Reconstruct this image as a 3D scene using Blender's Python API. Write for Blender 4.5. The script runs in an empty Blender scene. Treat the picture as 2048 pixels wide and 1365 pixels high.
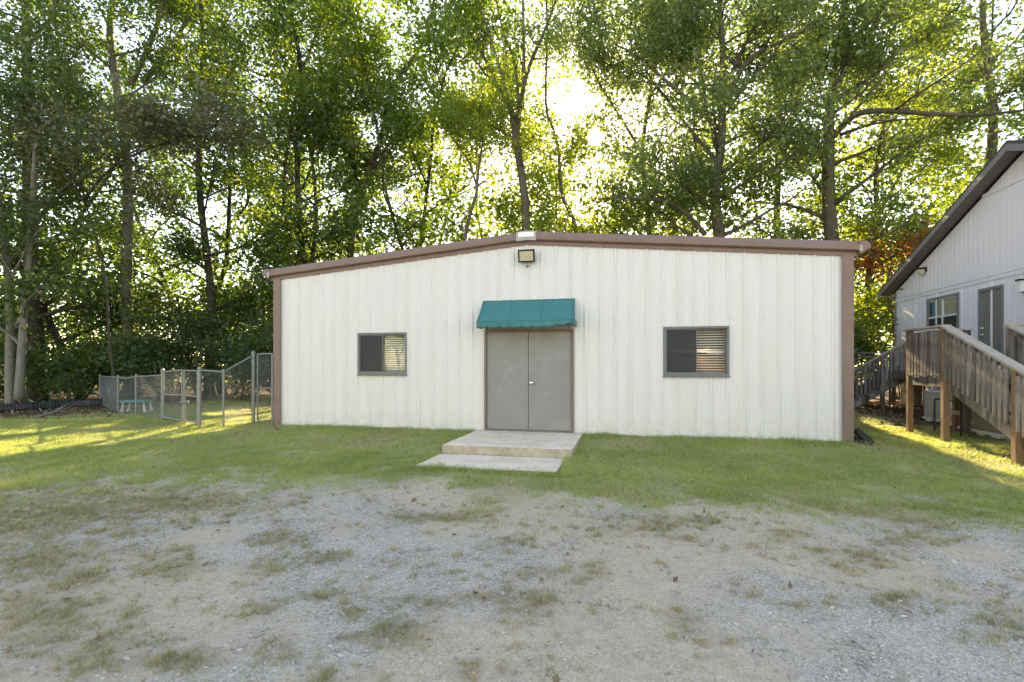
import bpy, math, random
import numpy as np
from mathutils import Vector

# ------------------------------------------------------------------ camera, sky, sun, exposure
scn = bpy.context.scene
col = scn.collection
F_PX, HOR, YAW, EYE = 1018.0, 730.0, math.radians(12.8), 1.44     # for the 2048 px wide photograph
cam_d = bpy.data.cameras.new("camera")
cam = bpy.data.objects.new("camera", cam_d)
col.objects.link(cam)
cam.location = (0, 0, EYE)
cam.rotation_euler = (math.pi / 2, 0, YAW)
cam_d.sensor_width = 36.0
cam_d.lens = 36.0 * F_PX / 2048.0
cam_d.shift_y = (HOR - 682.5) / 2048.0
cam_d.clip_start, cam_d.clip_end = 0.05, 3000
scn.camera = cam

SUN_AZ, SUN_EL = math.radians(-3.5), math.radians(23.8)           # azimuth from +Y towards +X
world = bpy.data.worlds.new("World")
scn.world = world
world.use_nodes = True
wn = world.node_tree
bg = wn.nodes["Background"]
sky = wn.nodes.new("ShaderNodeTexSky")
sky.sky_type = 'NISHITA'
sky.sun_disc = False
sky.sun_elevation = SUN_EL
sky.sun_rotation = SUN_AZ
sky.air_density, sky.dust_density, sky.ozone_density = 1.0, 0.2, 1.0
wn.links.new(sky.outputs[0], bg.inputs[0])
bg.inputs[1].default_value = 0.15

sun_d = bpy.data.lights.new("sun", 'SUN')
sun_d.energy = 5.0
sun_d.angle = math.radians(0.5)
sun_d.color = (1.0, 0.87, 0.66)
sun_o = bpy.data.objects.new("sun", sun_d)
col.objects.link(sun_o)
SUN = Vector((math.sin(SUN_AZ) * math.cos(SUN_EL), math.cos(SUN_AZ) * math.cos(SUN_EL), math.sin(SUN_EL)))
sun_o.rotation_euler = SUN.to_track_quat('Z', 'Y').to_euler()
sun_o.location = SUN * 60

scn.view_settings.view_transform = 'Standard'
scn.view_settings.look = 'None'
scn.view_settings.gamma = 1.0
scn.view_settings.use_curve_mapping = False
scn.view_settings.exposure = 2.42
scn.view_settings.use_white_balance = True       # the camera's white balance, set for open shade
scn.view_settings.white_balance_temperature = 9600
scn.view_settings.white_balance_tint = 16.0
scn.cycles.max_bounces = 8
scn.cycles.diffuse_bounces = 4
scn.cycles.glossy_bounces = 3
scn.cycles.transmission_bounces = 4
scn.cycles.transparent_max_bounces = 10
scn.cycles.use_denoising = True
scn.cycles.caustics_reflective = False
scn.cycles.caustics_refractive = False

rng = np.random.default_rng(11)
random.seed(5)
R = math.radians

# ------------------------------------------------------------------ helpers
CY, SY = math.cos(YAW), math.sin(YAW)


def proj(x, y, z):
    d = -SY * x + CY * y
    r = CY * x + SY * y
    d = np.maximum(d, 0.05)
    return 1024 + F_PX * r / d, HOR - F_PX * (z - EYE) / d


def ray(px, py):
    a, b = (px - 1024) / F_PX, (HOR - py) / F_PX
    return Vector((CY * a - SY, SY * a + CY, b))


def on_y(px, py, y):
    d = ray(px, py)
    k = y / d.y
    return Vector((d.x * k, y, EYE + d.z * k))


def on_x(px, py, x):
    d = ray(px, py)
    k = x / d.x
    return Vector((x, d.y * k, EYE + d.z * k))


def vnoise(x, y, s, seed=0):
    """smooth value noise 0..1, vectorised"""
    g = np.random.default_rng(seed).random((256, 256))
    u, v = np.asarray(x) / s + 1000.0, np.asarray(y) / s + 1000.0
    iu, iv = np.floor(u).astype(int), np.floor(v).astype(int)
    fu, fv = u - iu, v - iv
    fu, fv = fu * fu * (3 - 2 * fu), fv * fv * (3 - 2 * fv)
    a = g[iu % 256, iv % 256]; b = g[(iu + 1) % 256, iv % 256]
    c = g[iu % 256, (iv + 1) % 256]; d = g[(iu + 1) % 256, (iv + 1) % 256]
    return (a * (1 - fu) + b * fu) * (1 - fv) + (c * (1 - fu) + d * fu) * fv


def fbm(x, y, s, seed=0):
    return (vnoise(x, y, s, seed) * .5 + vnoise(x, y, s * .45, seed + 1) * .3 + vnoise(x, y, s * .2, seed + 2) * .2)


def G(x, y):
    """height of the ground"""
    x, y = np.asarray(x, float), np.asarray(y, float)
    z = -0.34 * (1 - np.exp(-np.maximum(0, 10.6 - y) / 5.0))
    z = z - 0.012 * np.clip(-x - 8.5, 0, 30)
    far = np.clip((np.hypot(x + 2, y - 10) - 9) / 10, 0, 1)
    near = ((x > -8.4) & (x < 4.3) & (y > 10)) | ((x > 5) & (x < 10) & (y > 8))
    z = z + (fbm(x, y, 3.0, 40) - .5) * 0.05 * np.where(near, 0.2, 1) + (fbm(x, y, 9.0, 44) - .5) * .3 * far
    return z


def at_ground(px, py):
    d = ray(px, py)
    k = EYE / -d.z if d.z < 0 else 30
    for _ in range(12):
        p = Vector((0, 0, EYE)) + d * k
        k = (EYE - float(G(p.x, p.y))) / -d.z
    p = Vector((0, 0, EYE)) + d * k
    return Vector((p.x, p.y, float(G(p.x, p.y))))


def tag(o, label=None, cat=None, group=None, kind=None):
    if label: o["label"] = label
    if cat: o["category"] = cat
    if group: o["group"] = group
    if kind: o["kind"] = kind
    return o


def thing(name, loc, label, cat, group=None):
    o = bpy.data.objects.new(name, None)
    o.empty_display_size = 0.2
    col.objects.link(o)
    o.location = loc
    return tag(o, label, cat, group)


def root_loc(p):
    v = Vector((0, 0, 0))
    while p is not None:
        v += p.location
        p = p.parent
    return v


def link(name, me, parent=None, loc=None, rot=None):
    o = bpy.data.objects.new(name, me)
    col.objects.link(o)
    if parent is not None:
        o.parent = parent
    if loc is not None:
        o.location = Vector(loc) - root_loc(parent)
    if rot is not None:
        o.rotation_euler = rot
    return o


class MB:
    def __init__(s):
        s.v, s.f, s.m = [], [], []

    def poly(s, pts, mi=0):
        n = len(s.v)
        s.v += [tuple(p) for p in pts]
        s.f.append(tuple(range(n, n + len(pts))))
        s.m.append(mi)
        return s

    def hexa(s, c, mi=0):
        """eight corners: bottom four ccw, top four ccw"""
        n = len(s.v)
        s.v += [tuple(p) for p in c]
        for q in ((0, 3, 2, 1), (4, 5, 6, 7), (0, 1, 5, 4), (1, 2, 6, 5), (2, 3, 7, 6), (3, 0, 4, 7)):
            s.f.append(tuple(n + i for i in q)); s.m.append(mi)
        return s

    def box(s, a, b, mi=0):
        x0, y0, z0 = a; x1, y1, z1 = b
        return s.hexa([(x0, y0, z0), (x1, y0, z0), (x1, y1, z0), (x0, y1, z0), (x0, y0, z1), (x1, y0, z1), (x1, y1, z1), (x0, y1, z1)], mi)

    def beam(s, p0, p1, w, h, mi=0):
        """rectangular bar; w horizontal, h along the upright of the bar"""
        p0, p1 = Vector(p0), Vector(p1)
        d = (p1 - p0).normalized()
        side = d.cross(Vector((0, 0, 1)))
        if side.length < 1e-4: side = Vector((1, 0, 0))
        side.normalize()
        up = side.cross(d).normalized()
        a, b = side * w / 2, up * h / 2
        return s.hexa([p0 - a - b, p0 + a - b, p1 + a - b, p1 - a - b, p0 - a + b, p0 + a + b, p1 + a + b, p1 - a + b], mi)

    def tube(s, pts, rad, k=6, mi=0, caps=True):
        pts = [Vector(p) for p in pts]
        if not hasattr(rad, '__len__'): rad = [rad] * len(pts)
        base = len(s.v)
        ref = None
        for i, p in enumerate(pts):
            t = (pts[min(i + 1, len(pts) - 1)] - pts[max(i - 1, 0)])
            if t.length < 1e-6: t = Vector((0, 0, 1))
            t.normalize()
            if ref is None:
                ref = t.orthogonal().normalized()
            ref = (ref - t * ref.dot(t))
            if ref.length < 1e-5: ref = t.orthogonal()
            ref.normalize()
            b = t.cross(ref)
            for j in range(k):
                a = 2 * math.pi * j / k
                s.v.append(tuple(p + (ref * math.cos(a) + b * math.sin(a)) * rad[i]))
        for i in range(len(pts) - 1):
            for j in range(k):
                j2 = (j + 1) % k
                s.f.append((base + i * k + j, base + i * k + j2, base + (i + 1) * k + j2, base + (i + 1) * k + j)); s.m.append(mi)
        if caps:
            s.f.append(tuple(base + j for j in range(k))[::-1]); s.m.append(mi)
            e = base + (len(pts) - 1) * k
            s.f.append(tuple(e + j for j in range(k))); s.m.append(mi)
        return s

    def lathe(s, c, axis, prof, k=14, mi=0):
        """prof: list of (distance along axis, radius)"""
        ax = Vector(axis).normalized()
        return s.tube([Vector(c) + ax * d for d, r in prof], [max(r, 1e-4) for d, r in prof], k, mi)

    def build(s, name, mats, parent=None, smooth=False, bevel=0, weld=False):
        me = bpy.data.meshes.new(name)
        if weld:
            key, remap, nv = {}, [], []
            for p in s.v:
                k = (round(p[0], 4), round(p[1], 4), round(p[2], 4))
                if k not in key:
                    key[k] = len(nv); nv.append(p)
                remap.append(key[k])
            s.v = nv
            s.f = [tuple(dict.fromkeys(remap[i] for i in f)) for f in s.f]
            s.f = [f for f in s.f if len(f) > 2]
        off = root_loc(parent) if parent is not None else Vector((0, 0, 0))
        me.from_pydata([(p[0] - off.x, p[1] - off.y, p[2] - off.z) for p in s.v], [], s.f)
        mats = mats if isinstance(mats, (list, tuple)) else [mats]
        for m in mats: me.materials.append(m)
        if len(mats) > 1: me.polygons.foreach_set("material_index", s.m)
        if smooth: me.polygons.foreach_set("use_smooth", [True] * len(me.polygons))
        o = link(name, me, parent)
        if bevel:
            b = o.modifiers.new("bevel", 'BEVEL'); b.width = bevel; b.segments = 2; b.limit_method = 'ANGLE'
        return o


# ------------------------------------------------------------------ materials
def mat(name, base, rough=0.7, var=0.15, scale=6.0, bump=0.0, bscale=40.0, stretch=(1, 1, 1), tint=None, tscale=1.5, tamt=0.0, metal=0.0, spec=0.3, tpos=(0.45, 0.7), obj_var=0.0):
    m = bpy.data.materials.new(name)
    m.use_nodes = True
    n, l = m.node_tree.nodes, m.node_tree.links
    p = n["Principled BSDF"]
    p.inputs["Roughness"].default_value = rough
    p.inputs["Metallic"].default_value = metal
    p.inputs["Specular IOR Level"].default_value = spec
    tc = n.new("ShaderNodeTexCoord")
    mp = n.new("ShaderNodeMapping"); mp.inputs["Scale"].default_value = stretch
    l.new(tc.outputs["Object"], mp.inputs[0])
    nz = n.new("ShaderNodeTexNoise"); nz.inputs["Scale"].default_value = scale; nz.inputs["Detail"].default_value = 6; nz.inputs["Roughness"].default_value = .65
    l.new(mp.outputs[0], nz.inputs["Vector"])
    mr = n.new("ShaderNodeMapRange"); mr.inputs[1].default_value = .25; mr.inputs[2].default_value = .75
    mr.inputs[3].default_value = 1 - var; mr.inputs[4].default_value = 1 + var
    l.new(nz.outputs["Fac"], mr.inputs[0])
    mx = n.new("ShaderNodeVectorMath"); mx.operation = 'SCALE'
    mx.inputs[0].default_value = base[:3]
    l.new(mr.outputs[0], mx.inputs["Scale"])
    out = mx.outputs[0]
    if tint is not None:
        n2 = n.new("ShaderNodeTexNoise"); n2.inputs["Scale"].default_value = tscale; n2.inputs["Detail"].default_value = 8; n2.inputs["Roughness"].default_value = .7
        l.new(mp.outputs[0], n2.inputs["Vector"])
        r2 = n.new("ShaderNodeMapRange"); r2.inputs[1].default_value = tpos[0]; r2.inputs[2].default_value = tpos[1]
        r2.inputs[3].default_value = 0; r2.inputs[4].default_value = tamt
        l.new(n2.outputs["Fac"], r2.inputs[0])
        mm = n.new("ShaderNodeMix"); mm.data_type = 'RGBA'
        l.new(r2.outputs[0], mm.inputs[0]); l.new(out, mm.inputs[6])
        mm.inputs[7].default_value = (*tint[:3], 1)
        out = mm.outputs[2]
    if obj_var:
        oi = n.new("ShaderNodeObjectInfo")
        r3 = n.new("ShaderNodeMapRange"); r3.inputs[3].default_value = 1 - obj_var; r3.inputs[4].default_value = 1 + obj_var
        l.new(oi.outputs["Random"], r3.inputs[0])
        sc = n.new("ShaderNodeVectorMath"); sc.operation = 'SCALE'
        l.new(out, sc.inputs[0]); l.new(r3.outputs[0], sc.inputs["Scale"])
        out = sc.outputs[0]
    l.new(out, p.inputs["Base Color"])
    if bump:
        n3 = n.new("ShaderNodeTexNoise"); n3.inputs["Scale"].default_value = bscale; n3.inputs["Detail"].default_value = 5
        l.new(mp.outputs[0], n3.inputs["Vector"])
        bp = n.new("ShaderNodeBump"); bp.inputs["Strength"].default_value = bump; bp.inputs["Distance"].default_value = 0.02
        l.new(n3.outputs["Fac"], bp.inputs["Height"]); l.new(bp.outputs[0], p.inputs["Normal"])
    return m


def leaf_mat(name, dark, light, trans, tw=0.5):
    """thin leaf: diffuse + light let through; 'v' varies per leaf, 'c' per clump"""
    m = bpy.data.materials.new(name)
    m.use_nodes = True
    n, l = m.node_tree.nodes, m.node_tree.links
    n.remove(n["Principled BSDF"])
    at = n.new("ShaderNodeAttribute"); at.attribute_name = "v"
    mix = n.new("ShaderNodeMix"); mix.data_type = 'RGBA'
    mix.inputs[6].default_value = (*dark, 1); mix.inputs[7].default_value = (*light, 1)
    l.new(at.outputs["Fac"], mix.inputs[0])
    di = n.new("ShaderNodeBsdfDiffuse"); l.new(mix.outputs[2], di.inputs[0])
    tm = n.new("ShaderNodeMix"); tm.data_type = 'RGBA'
    tm.inputs[6].default_value = (trans[0] * .6, trans[1] * .8, trans[2] * .9, 1); tm.inputs[7].default_value = (*trans, 1)
    l.new(at.outputs["Fac"], tm.inputs[0])
    tr = n.new("ShaderNodeBsdfTranslucent"); l.new(tm.outputs[2], tr.inputs[0])
    ms = n.new("ShaderNodeMixShader"); ms.inputs[0].default_value = tw
    l.new(di.outputs[0], ms.inputs[1]); l.new(tr.outputs[0], ms.inputs[2])
    gl = n.new("ShaderNodeBsdfGlossy"); gl.inputs["Roughness"].default_value = .45; gl.inputs[0].default_value = (.8, .85, .9, 1)
    m2 = n.new("ShaderNodeMixShader"); m2.inputs[0].default_value = .04
    l.new(ms.outputs[0], m2.inputs[1]); l.new(gl.outputs[0], m2.inputs[2])
    l.new(m2.outputs[0], n["Material Output"].inputs[0])
    return m


def glass_mat(name, tint=(.96, .97, .965), refl=0.0):
    m = bpy.data.materials.new(name)
    m.use_nodes = True
    n, l = m.node_tree.nodes, m.node_tree.links
    n.remove(n["Principled BSDF"])
    t = n.new("ShaderNodeBsdfTransparent"); t.inputs[0].default_value = (*tint, 1)
    g = n.new("ShaderNodeBsdfGlossy"); g.inputs["Roughness"].default_value = 0.01
    nz = n.new("ShaderNodeTexNoise"); nz.inputs["Scale"].default_value = 2.0
    tc = n.new("ShaderNodeTexCoord"); l.new(tc.outputs["Object"], nz.inputs["Vector"])
    bp = n.new("ShaderNodeBump"); bp.inputs["Strength"].default_value = .02; bp.inputs["Distance"].default_value = .05
    l.new(nz.outputs["Fac"], bp.inputs["Height"]); l.new(bp.outputs[0], g.inputs["Normal"])
    fr = n.new("ShaderNodeFresnel"); fr.inputs[0].default_value = 1.5
    ad = n.new("ShaderNodeMath"); ad.operation = 'ADD'; ad.inputs[1].default_value = refl; ad.use_clamp = True
    l.new(fr.outputs[0], ad.inputs[0])
    ge = n.new("ShaderNodeNewGeometry")
    inv = n.new("ShaderNodeMath"); inv.operation = 'SUBTRACT'; inv.inputs[0].default_value = 1.0; l.new(ge.outputs["Backfacing"], inv.inputs[1])
    fm = n.new("ShaderNodeMath"); fm.operation = 'MULTIPLY'; l.new(ad.outputs[0], fm.inputs[0]); l.new(inv.outputs[0], fm.inputs[1])
    mx = n.new("ShaderNodeMixShader")
    l.new(fm.outputs[0], mx.inputs[0]); l.new(t.outputs[0], mx.inputs[1]); l.new(g.outputs[0], mx.inputs[2])
    l.new(mx.outputs[0], n["Material Output"].inputs[0])
    return m


def screen_mat(name, c, op):
    m = bpy.data.materials.new(name)
    m.use_nodes = True
    n, l = m.node_tree.nodes, m.node_tree.links
    p = n["Principled BSDF"]
    p.inputs["Base Color"].default_value = (*c, 1)
    p.inputs["Alpha"].default_value = op
    p.inputs["Roughness"].default_value = .8
    return m


M = {}
M['wall'] = mat('cream_painted_steel', (.622, .61, .617), .42, .03, 1.2, tint=(.56, .54, .45), tscale=1.1, tamt=.3, stretch=(2.5, 1, .35), spec=.35)
M['wall_side'] = mat('cream_painted_steel_plain', (.60, .60, .55), .5, .05, 2)
M['brown'] = mat('brown_trim_paint', (.195, .125, .108), .45, .08, 3, tint=(.27, .19, .165), tscale=2, tamt=.3)
M['roofmetal'] = mat('roof_metal', (.45, .45, .44), .4, .1, 2)
M['screw'] = mat('rusty_screw', (.12, .07, .05), .7, .3, 30)
M['white'] = mat('white_plate', (.78, .78, .8), .5, .06, 30)
M['beigeplate'] = mat('bare_metal_plate', (.36, .33, .31), .55, .1, 8)
M['teal'] = mat('teal_awning_fabric', (.020, .165, .18), .5, .03, 1.2, tint=(.03, .19, .20), tscale=.8, tamt=.2, spec=.3)
M['doorgrey'] = mat('grey_door_paint', (.222, .217, .213), .45, .07, 2.2, tint=(.32, .335, .34), tscale=1.6, tamt=.55, bump=.05, bscale=5, tpos=(.5, .75))
M['scuff'] = mat('pale_tape_marks', (.29, .29, .28), .6, .2, 40)
M['doorframe'] = mat('brown_grey_door_frame', (.17, .135, .12), .5, .15, 5)
M['winframe'] = mat('grey_window_metal', (.15, .16, .165), .4, .1, 6)
M['steel'] = mat('brushed_steel', (.8, .78, .74), .3, .1, 20, metal=1.0)
M['glass'] = glass_mat('window_glass')
M['glass_mirror'] = glass_mat('window_glass_bright', refl=.10)
M['screen'] = screen_mat('insect_screen', (.045, .047, .05), .62)
M['blind'] = mat('cream_blind', (.74, .69, .56), .6, .05, 4)
M['dark'] = mat('painted_dark_shade', (.03, .03, .03), .9, .2, 3)  # near-black colour stands in for shade in rooms and under the house
M['black'] = mat('black_plastic', (.018, .019, .021), .4, .2, 8)
M['lens'] = mat('floodlight_lens', (.48, .44, .30), .25, .06, 30, spec=.6)
M['conc'] = mat('worn_concrete', (.72, .59, .49), .85, .12, 5, bump=.35, bscale=60, tint=(.52, .41, .32), tscale=2.2, tamt=.8)
M['concside'] = mat('stained_concrete', (.42, .36, .28), .9, .25, 9, bump=.6, bscale=40, tint=(.26, .20, .14), tscale=5, tamt=.7)
M['siding'] = mat('lavender_grey_siding', (.72, .69, .77), .6, .04, 3, bump=.08, bscale=60, stretch=(1, 1, .15))
M['hgrey'] = mat('slate_grey_trim', (.19, .185, .20), .55, .08, 4)
M['hdoor'] = mat('brown_grey_house_door', (.20, .185, .178), .75, .08, 4, spec=.08)
M['soffit'] = mat('brown_grey_soffit', (.21, .19, .18), .7, .08, 4)
M['shingle'] = mat('dark_shingles', (.07, .068, .07), .9, .3, 12, bump=.4, bscale=30)
M['muntin'] = mat('white_window_vinyl', (.72, .72, .72), .4, .04, 4)
M['curtain'] = mat('blue_curtain', (.10, .30, .42), .8, .2, 10)
M['deckwood'] = mat('weathered_deck_wood', (.25, .228, .212), .85, .45, 6, bump=.35, bscale=30, stretch=(3, 3, .35), tint=(.055, .036, .026), tscale=2.4, tamt=.92, tpos=(.38, .62), obj_var=.4)
M['postwood'] = mat('brown_deck_post', (.22, .135, .075), .75, .3, 5, bump=.25, bscale=30, stretch=(4, 4, .4), tint=(.12, .065, .033), tscale=2, tamt=.5, obj_var=.12)
M['capwood'] = mat('sunlit_tone_rail_cap', (.34, .305, .27), .6, .15, 5, bump=.2, bscale=40, tint=(.28, .24, .2), tscale=4, tamt=.4)  # sun on the rail tops put into a paler wood colour
M['galv'] = mat('galvanised_steel', (.20, .215, .22), .5, .15, 12, metal=.3)
M['wire'] = mat('galvanised_wire', (.27, .285, .29), .5, .1, 12, metal=.2)
M['rust'] = mat('rusty_wire', (.28, .17, .09), .8, .2, 12)
M['acbeige'] = mat('beige_cabinet_metal', (.27, .25, .22), .5, .06, 4)
M['acgrey'] = mat('grey_cabinet_metal', (.34, .35, .38), .5, .06, 4)
M['paper'] = mat('white_label_sticker', (.7, .72, .74), .6, .05, 20)
M['pvc'] = mat('tan_pvc_pipe', (.42, .37, .29), .5, .1, 8)
M['corr'] = mat('black_corrugated_plastic', (.022, .026, .032), .5, .25, 5, tint=(.09, .08, .07), tscale=2.5, tamt=.5)
M['bark'] = mat('grey_brown_bark', (.10, .083, .066), .9, .4, 5, bump=.9, bscale=14, stretch=(3, 3, .5), tint=(.05, .055, .03), tscale=1.5, tamt=.5)
M['barkpale'] = mat('pale_grey_bark', (.17, .158, .135), .9, .35, 6, bump=.8, bscale=16, stretch=(2.5, 2.5, .6), tint=(.09, .085, .07), tscale=2.5, tamt=.75)
M['barkdark'] = mat('dark_bark', (.05, .043, .036), .9, .4, 5, bump=.9, bscale=14, stretch=(3, 3, .5))
M['deadwood'] = mat('dead_pale_wood', (.30, .28, .25), .8, .25, 9)
M['tealplastic'] = mat('teal_plastic', (.05, .33, .31), .5, .1, 5)
M['pinkplastic'] = mat('faded_pink_plastic', (.45, .28, .26), .5, .1, 5)
M['whiteplastic'] = mat('white_plastic', (.7, .7, .72), .5, .05, 5)
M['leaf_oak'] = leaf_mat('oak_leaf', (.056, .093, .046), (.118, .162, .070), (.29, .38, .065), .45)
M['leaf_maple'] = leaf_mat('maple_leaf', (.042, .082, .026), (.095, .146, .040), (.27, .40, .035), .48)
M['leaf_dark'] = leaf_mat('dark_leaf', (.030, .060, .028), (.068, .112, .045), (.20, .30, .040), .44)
M['leaf_lit'] = leaf_mat('yellow_green_leaf', (.060, .100, .024), (.120, .160, .036), (.46, .53, .045), .54)  # sunlit look put into a brighter, yellower leaf colour
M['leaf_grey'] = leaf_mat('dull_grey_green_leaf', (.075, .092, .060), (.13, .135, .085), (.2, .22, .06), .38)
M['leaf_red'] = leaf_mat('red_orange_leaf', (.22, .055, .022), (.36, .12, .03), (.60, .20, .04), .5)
M['leaf_litter'] = leaf_mat('fallen_leaf', (.12, .075, .045), (.26, .17, .10), (.2, .12, .05), .15)
M['grass'] = leaf_mat('lawn_grass', (.23, .30, .080), (.46, .48, .165), (.54, .60, .11), .42)
M['weed'] = leaf_mat('gravel_weed', (.19, .22, .085), (.37, .36, .17), (.40, .42, .12), .4)
M['straw'] = leaf_mat('dry_grass', (.40, .315, .18), (.60, .49, .30), (.25, .2, .08), .3)
M['stone'] = leaf_mat('gravel_stone', (.265, .232, .212), (.64, .57, .50), (.1, .1, .1), .0)

def add_splash(m):
    n, l = m.node_tree.nodes, m.node_tree.links
    p = n["Principled BSDF"]
    src = p.inputs["Base Color"].links[0].from_socket
    tc = n.new("ShaderNodeTexCoord")
    sp = n.new("ShaderNodeSeparateXYZ"); l.new(tc.outputs["Object"], sp.inputs[0])
    nz = n.new("ShaderNodeTexNoise"); nz.inputs["Scale"].default_value = 5; nz.inputs["Detail"].default_value = 9; nz.inputs["Roughness"].default_value = .75
    l.new(tc.outputs["Object"], nz.inputs["Vector"])
    h = n.new("ShaderNodeMapRange"); h.inputs[1].default_value = .42; h.inputs[2].default_value = -.02; h.inputs[3].default_value = 0; h.inputs[4].default_value = 1
    l.new(sp.outputs[2], h.inputs[0])
    r = n.new("ShaderNodeMapRange"); r.inputs[1].default_value = .42; r.inputs[2].default_value = .72; r.inputs[3].default_value = 0; r.inputs[4].default_value = .6
    l.new(nz.outputs["Fac"], r.inputs[0])
    mu = n.new("ShaderNodeMath"); mu.operation = 'MULTIPLY'; l.new(h.outputs[0], mu.inputs[0]); l.new(r.outputs[0], mu.inputs[1])
    mp = n.new("ShaderNodeMapping"); mp.inputs["Scale"].default_value = (9, 9, .35); l.new(tc.outputs["Object"], mp.inputs[0])
    n2 = n.new("ShaderNodeTexNoise"); n2.inputs["Scale"].default_value = 1.0; n2.inputs["Detail"].default_value = 4; l.new(mp.outputs[0], n2.inputs["Vector"])
    r2 = n.new("ShaderNodeMapRange"); r2.inputs[1].default_value = .56; r2.inputs[2].default_value = .80; r2.inputs[3].default_value = 0; r2.inputs[4].default_value = .2
    l.new(n2.outputs["Fac"], r2.inputs[0])
    a = n.new("ShaderNodeMix"); a.data_type = 'RGBA'; l.new(r2.outputs[0], a.inputs[0]); l.new(src, a.inputs[6]); a.inputs[7].default_value = (.42, .40, .33, 1)
    b = n.new("ShaderNodeMix"); b.data_type = 'RGBA'; l.new(mu.outputs[0], b.inputs[0]); l.new(a.outputs[2], b.inputs[6]); b.inputs[7].default_value = (.33, .28, .19, 1)
    l.new(b.outputs[2], p.inputs["Base Color"])


add_splash(M['wall'])

# ------------------------------------------------------------------ ground cover maps (where grass, gravel, litter lie)
BX = np.array([-400, 0, 200, 420, 560, 830, 1000, 1300, 1700, 2048, 2500])
BYL = np.array([960, 945, 950, 962, 962, 968, 990, 1008, 1018, 1035, 1060])
BLOBS = [(805, 1265, 60, 26, .9), (1055, 1210, 70, 34, .55), (560, 1082, 50, 16, .7), (350, 1325, 90, 22, .8), (60, 1130, 150, 70, .5),
         (160, 1020, 170, 35, .6), (120, 1240, 160, 60, .45), (330, 1130, 60, 35, .6), (850, 1205, 70, 16, .6), (540, 1135, 40, 18, .6),
         (650, 1120, 60, 14, .4), (1370, 1245, 40, 20, .45), (1720, 1120, 80, 22, .45), (1800, 1205, 80, 18, .4), (1990, 1250, 60, 45, .5),
         (940, 1335, 24, 14, .9), (1850, 1045, 120, 18, .45), (880, 1035, 90, 12, .45), (1320, 1050, 150, 22, .4), (620, 1195, 70, 14, .45),
         (705, 1225, 24, 12, .8), (520, 1220, 60, 22, .4), (1560, 1075, 70, 16, .35), (560, 1300, 40, 20, .5), (1015, 1090, 60, 14, .3),
         (40, 1080, 170, 130, .55), (130, 1300, 200, 70, .42), (300, 1010, 230, 40, .5), (1065, 1150, 50, 14, .35), (1840, 1080, 70, 14, .35), (230, 1060, 80, 25, .45)]


def cover(x, y):
    """lawn, sparse, litter, gravel  (0..1) at ground points"""
    x, y = np.asarray(x, float), np.asarray(y, float)
    px, py = proj(x, y, G(x, y))
    dd = -SY * x + CY * y
    vis = dd > 1.5
    n1 = fbm(x, y, .9, 3) - .5
    n2 = fbm(x, y, .35, 9) - .5
    edge = np.interp(px, BX, BYL) + n1 * 110 + n2 * 95
    lawn = 1 / (1 + np.exp((py - edge) / 13.0))
    lawn = np.where(vis, lawn, 0.15)
    # gravel streak showing through in front of the step
    g1 = np.exp(-(((px - 800) / 210) ** 2 + ((py - 985) / 22) ** 2)) * (0.6 + 1.2 * (n2 + .5))
    lawn = lawn * (1 - np.clip(g1, 0, 1) * .9)
    sp = np.zeros_like(x)
    for bx, by, sx, sy, w in BLOBS:
        sp = np.maximum(sp, w * np.exp(-(((px - bx) / sx) ** 2 + ((py - by) / sy) ** 2)))
    sp = sp * (0.35 + 1.6 * np.clip(n2 + .45, 0, 1)) + np.clip(n2 - .12, 0, 1) * .6 * np.exp(-np.clip(py - edge, 0, 500) / 160)
    sp = sp + .55 * np.clip(fbm(x, y, .28, 71) - .56, 0, 1) / .2 * np.clip(fbm(x, y, 1.5, 73) * 2 - .6, 0, 1)
    sp = np.clip(sp, 0, 1) * (1 - lawn)
    # brown leaf litter under the trees
    fl = np.interp(px, [-600, 0, 110, 240, 300, 560, 1690, 1720, 1800, 1960, 2048], [850, 843, 836, 822, 808, 792, 792, 828, 846, 872, 886])
    lit = 1 / (1 + np.exp((py - fl - n2 * 26) / 3.5))
    lit = np.where(vis, lit, 0)
    tan = np.exp(-(((px - 690) / 150) ** 2 + ((py - 885) / 9) ** 2))
    lawn = lawn * (1 - lit)
    grav = np.clip((fbm(x, y, 1.3, 21) - .42) * 5, 0, 1)
    return lawn, sp, lit, grav, tan


# ground sheet
def axis(core0, core1, step, far):
    a = list(np.arange(core0, core1 + 1e-6, step))
    lo, hi, s = a[0], a[-1], step
    L, H = [], []
    while lo > -far:
        s *= 1.28; lo -= s; L.append(lo)
    s = step
    while hi < far:
        s *= 1.28; hi += s; H.append(hi)
    return np.array(L[::-1] + a + H)


gx, gy = axis(-13, 9.5, .085, 420), axis(1.2, 13, .085, 420)
XX, YY = np.meshgrid(gx, gy)
ZZ = G(XX, YY)
lawn, sp, lit, grav, tan = cover(XX.ravel(), YY.ravel())
ZZ = ZZ.ravel() + (fbm(XX.ravel(), YY.ravel(), .25, 60) - .5) * .022 * np.exp(-np.clip(YY.ravel() - 8, 0, 50) / 3)
nx, ny = len(gx), len(gy)
me = bpy.data.meshes.new("ground")
co = np.stack([XX.ravel(), YY.ravel(), ZZ], 1).astype(np.float32)
ii = np.arange(nx * ny).reshape(ny, nx)
fc = np.stack([ii[:-1, :-1], ii[:-1, 1:], ii[1:, 1:], ii[1:, :-1]], -1).reshape(-1, 4)


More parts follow.
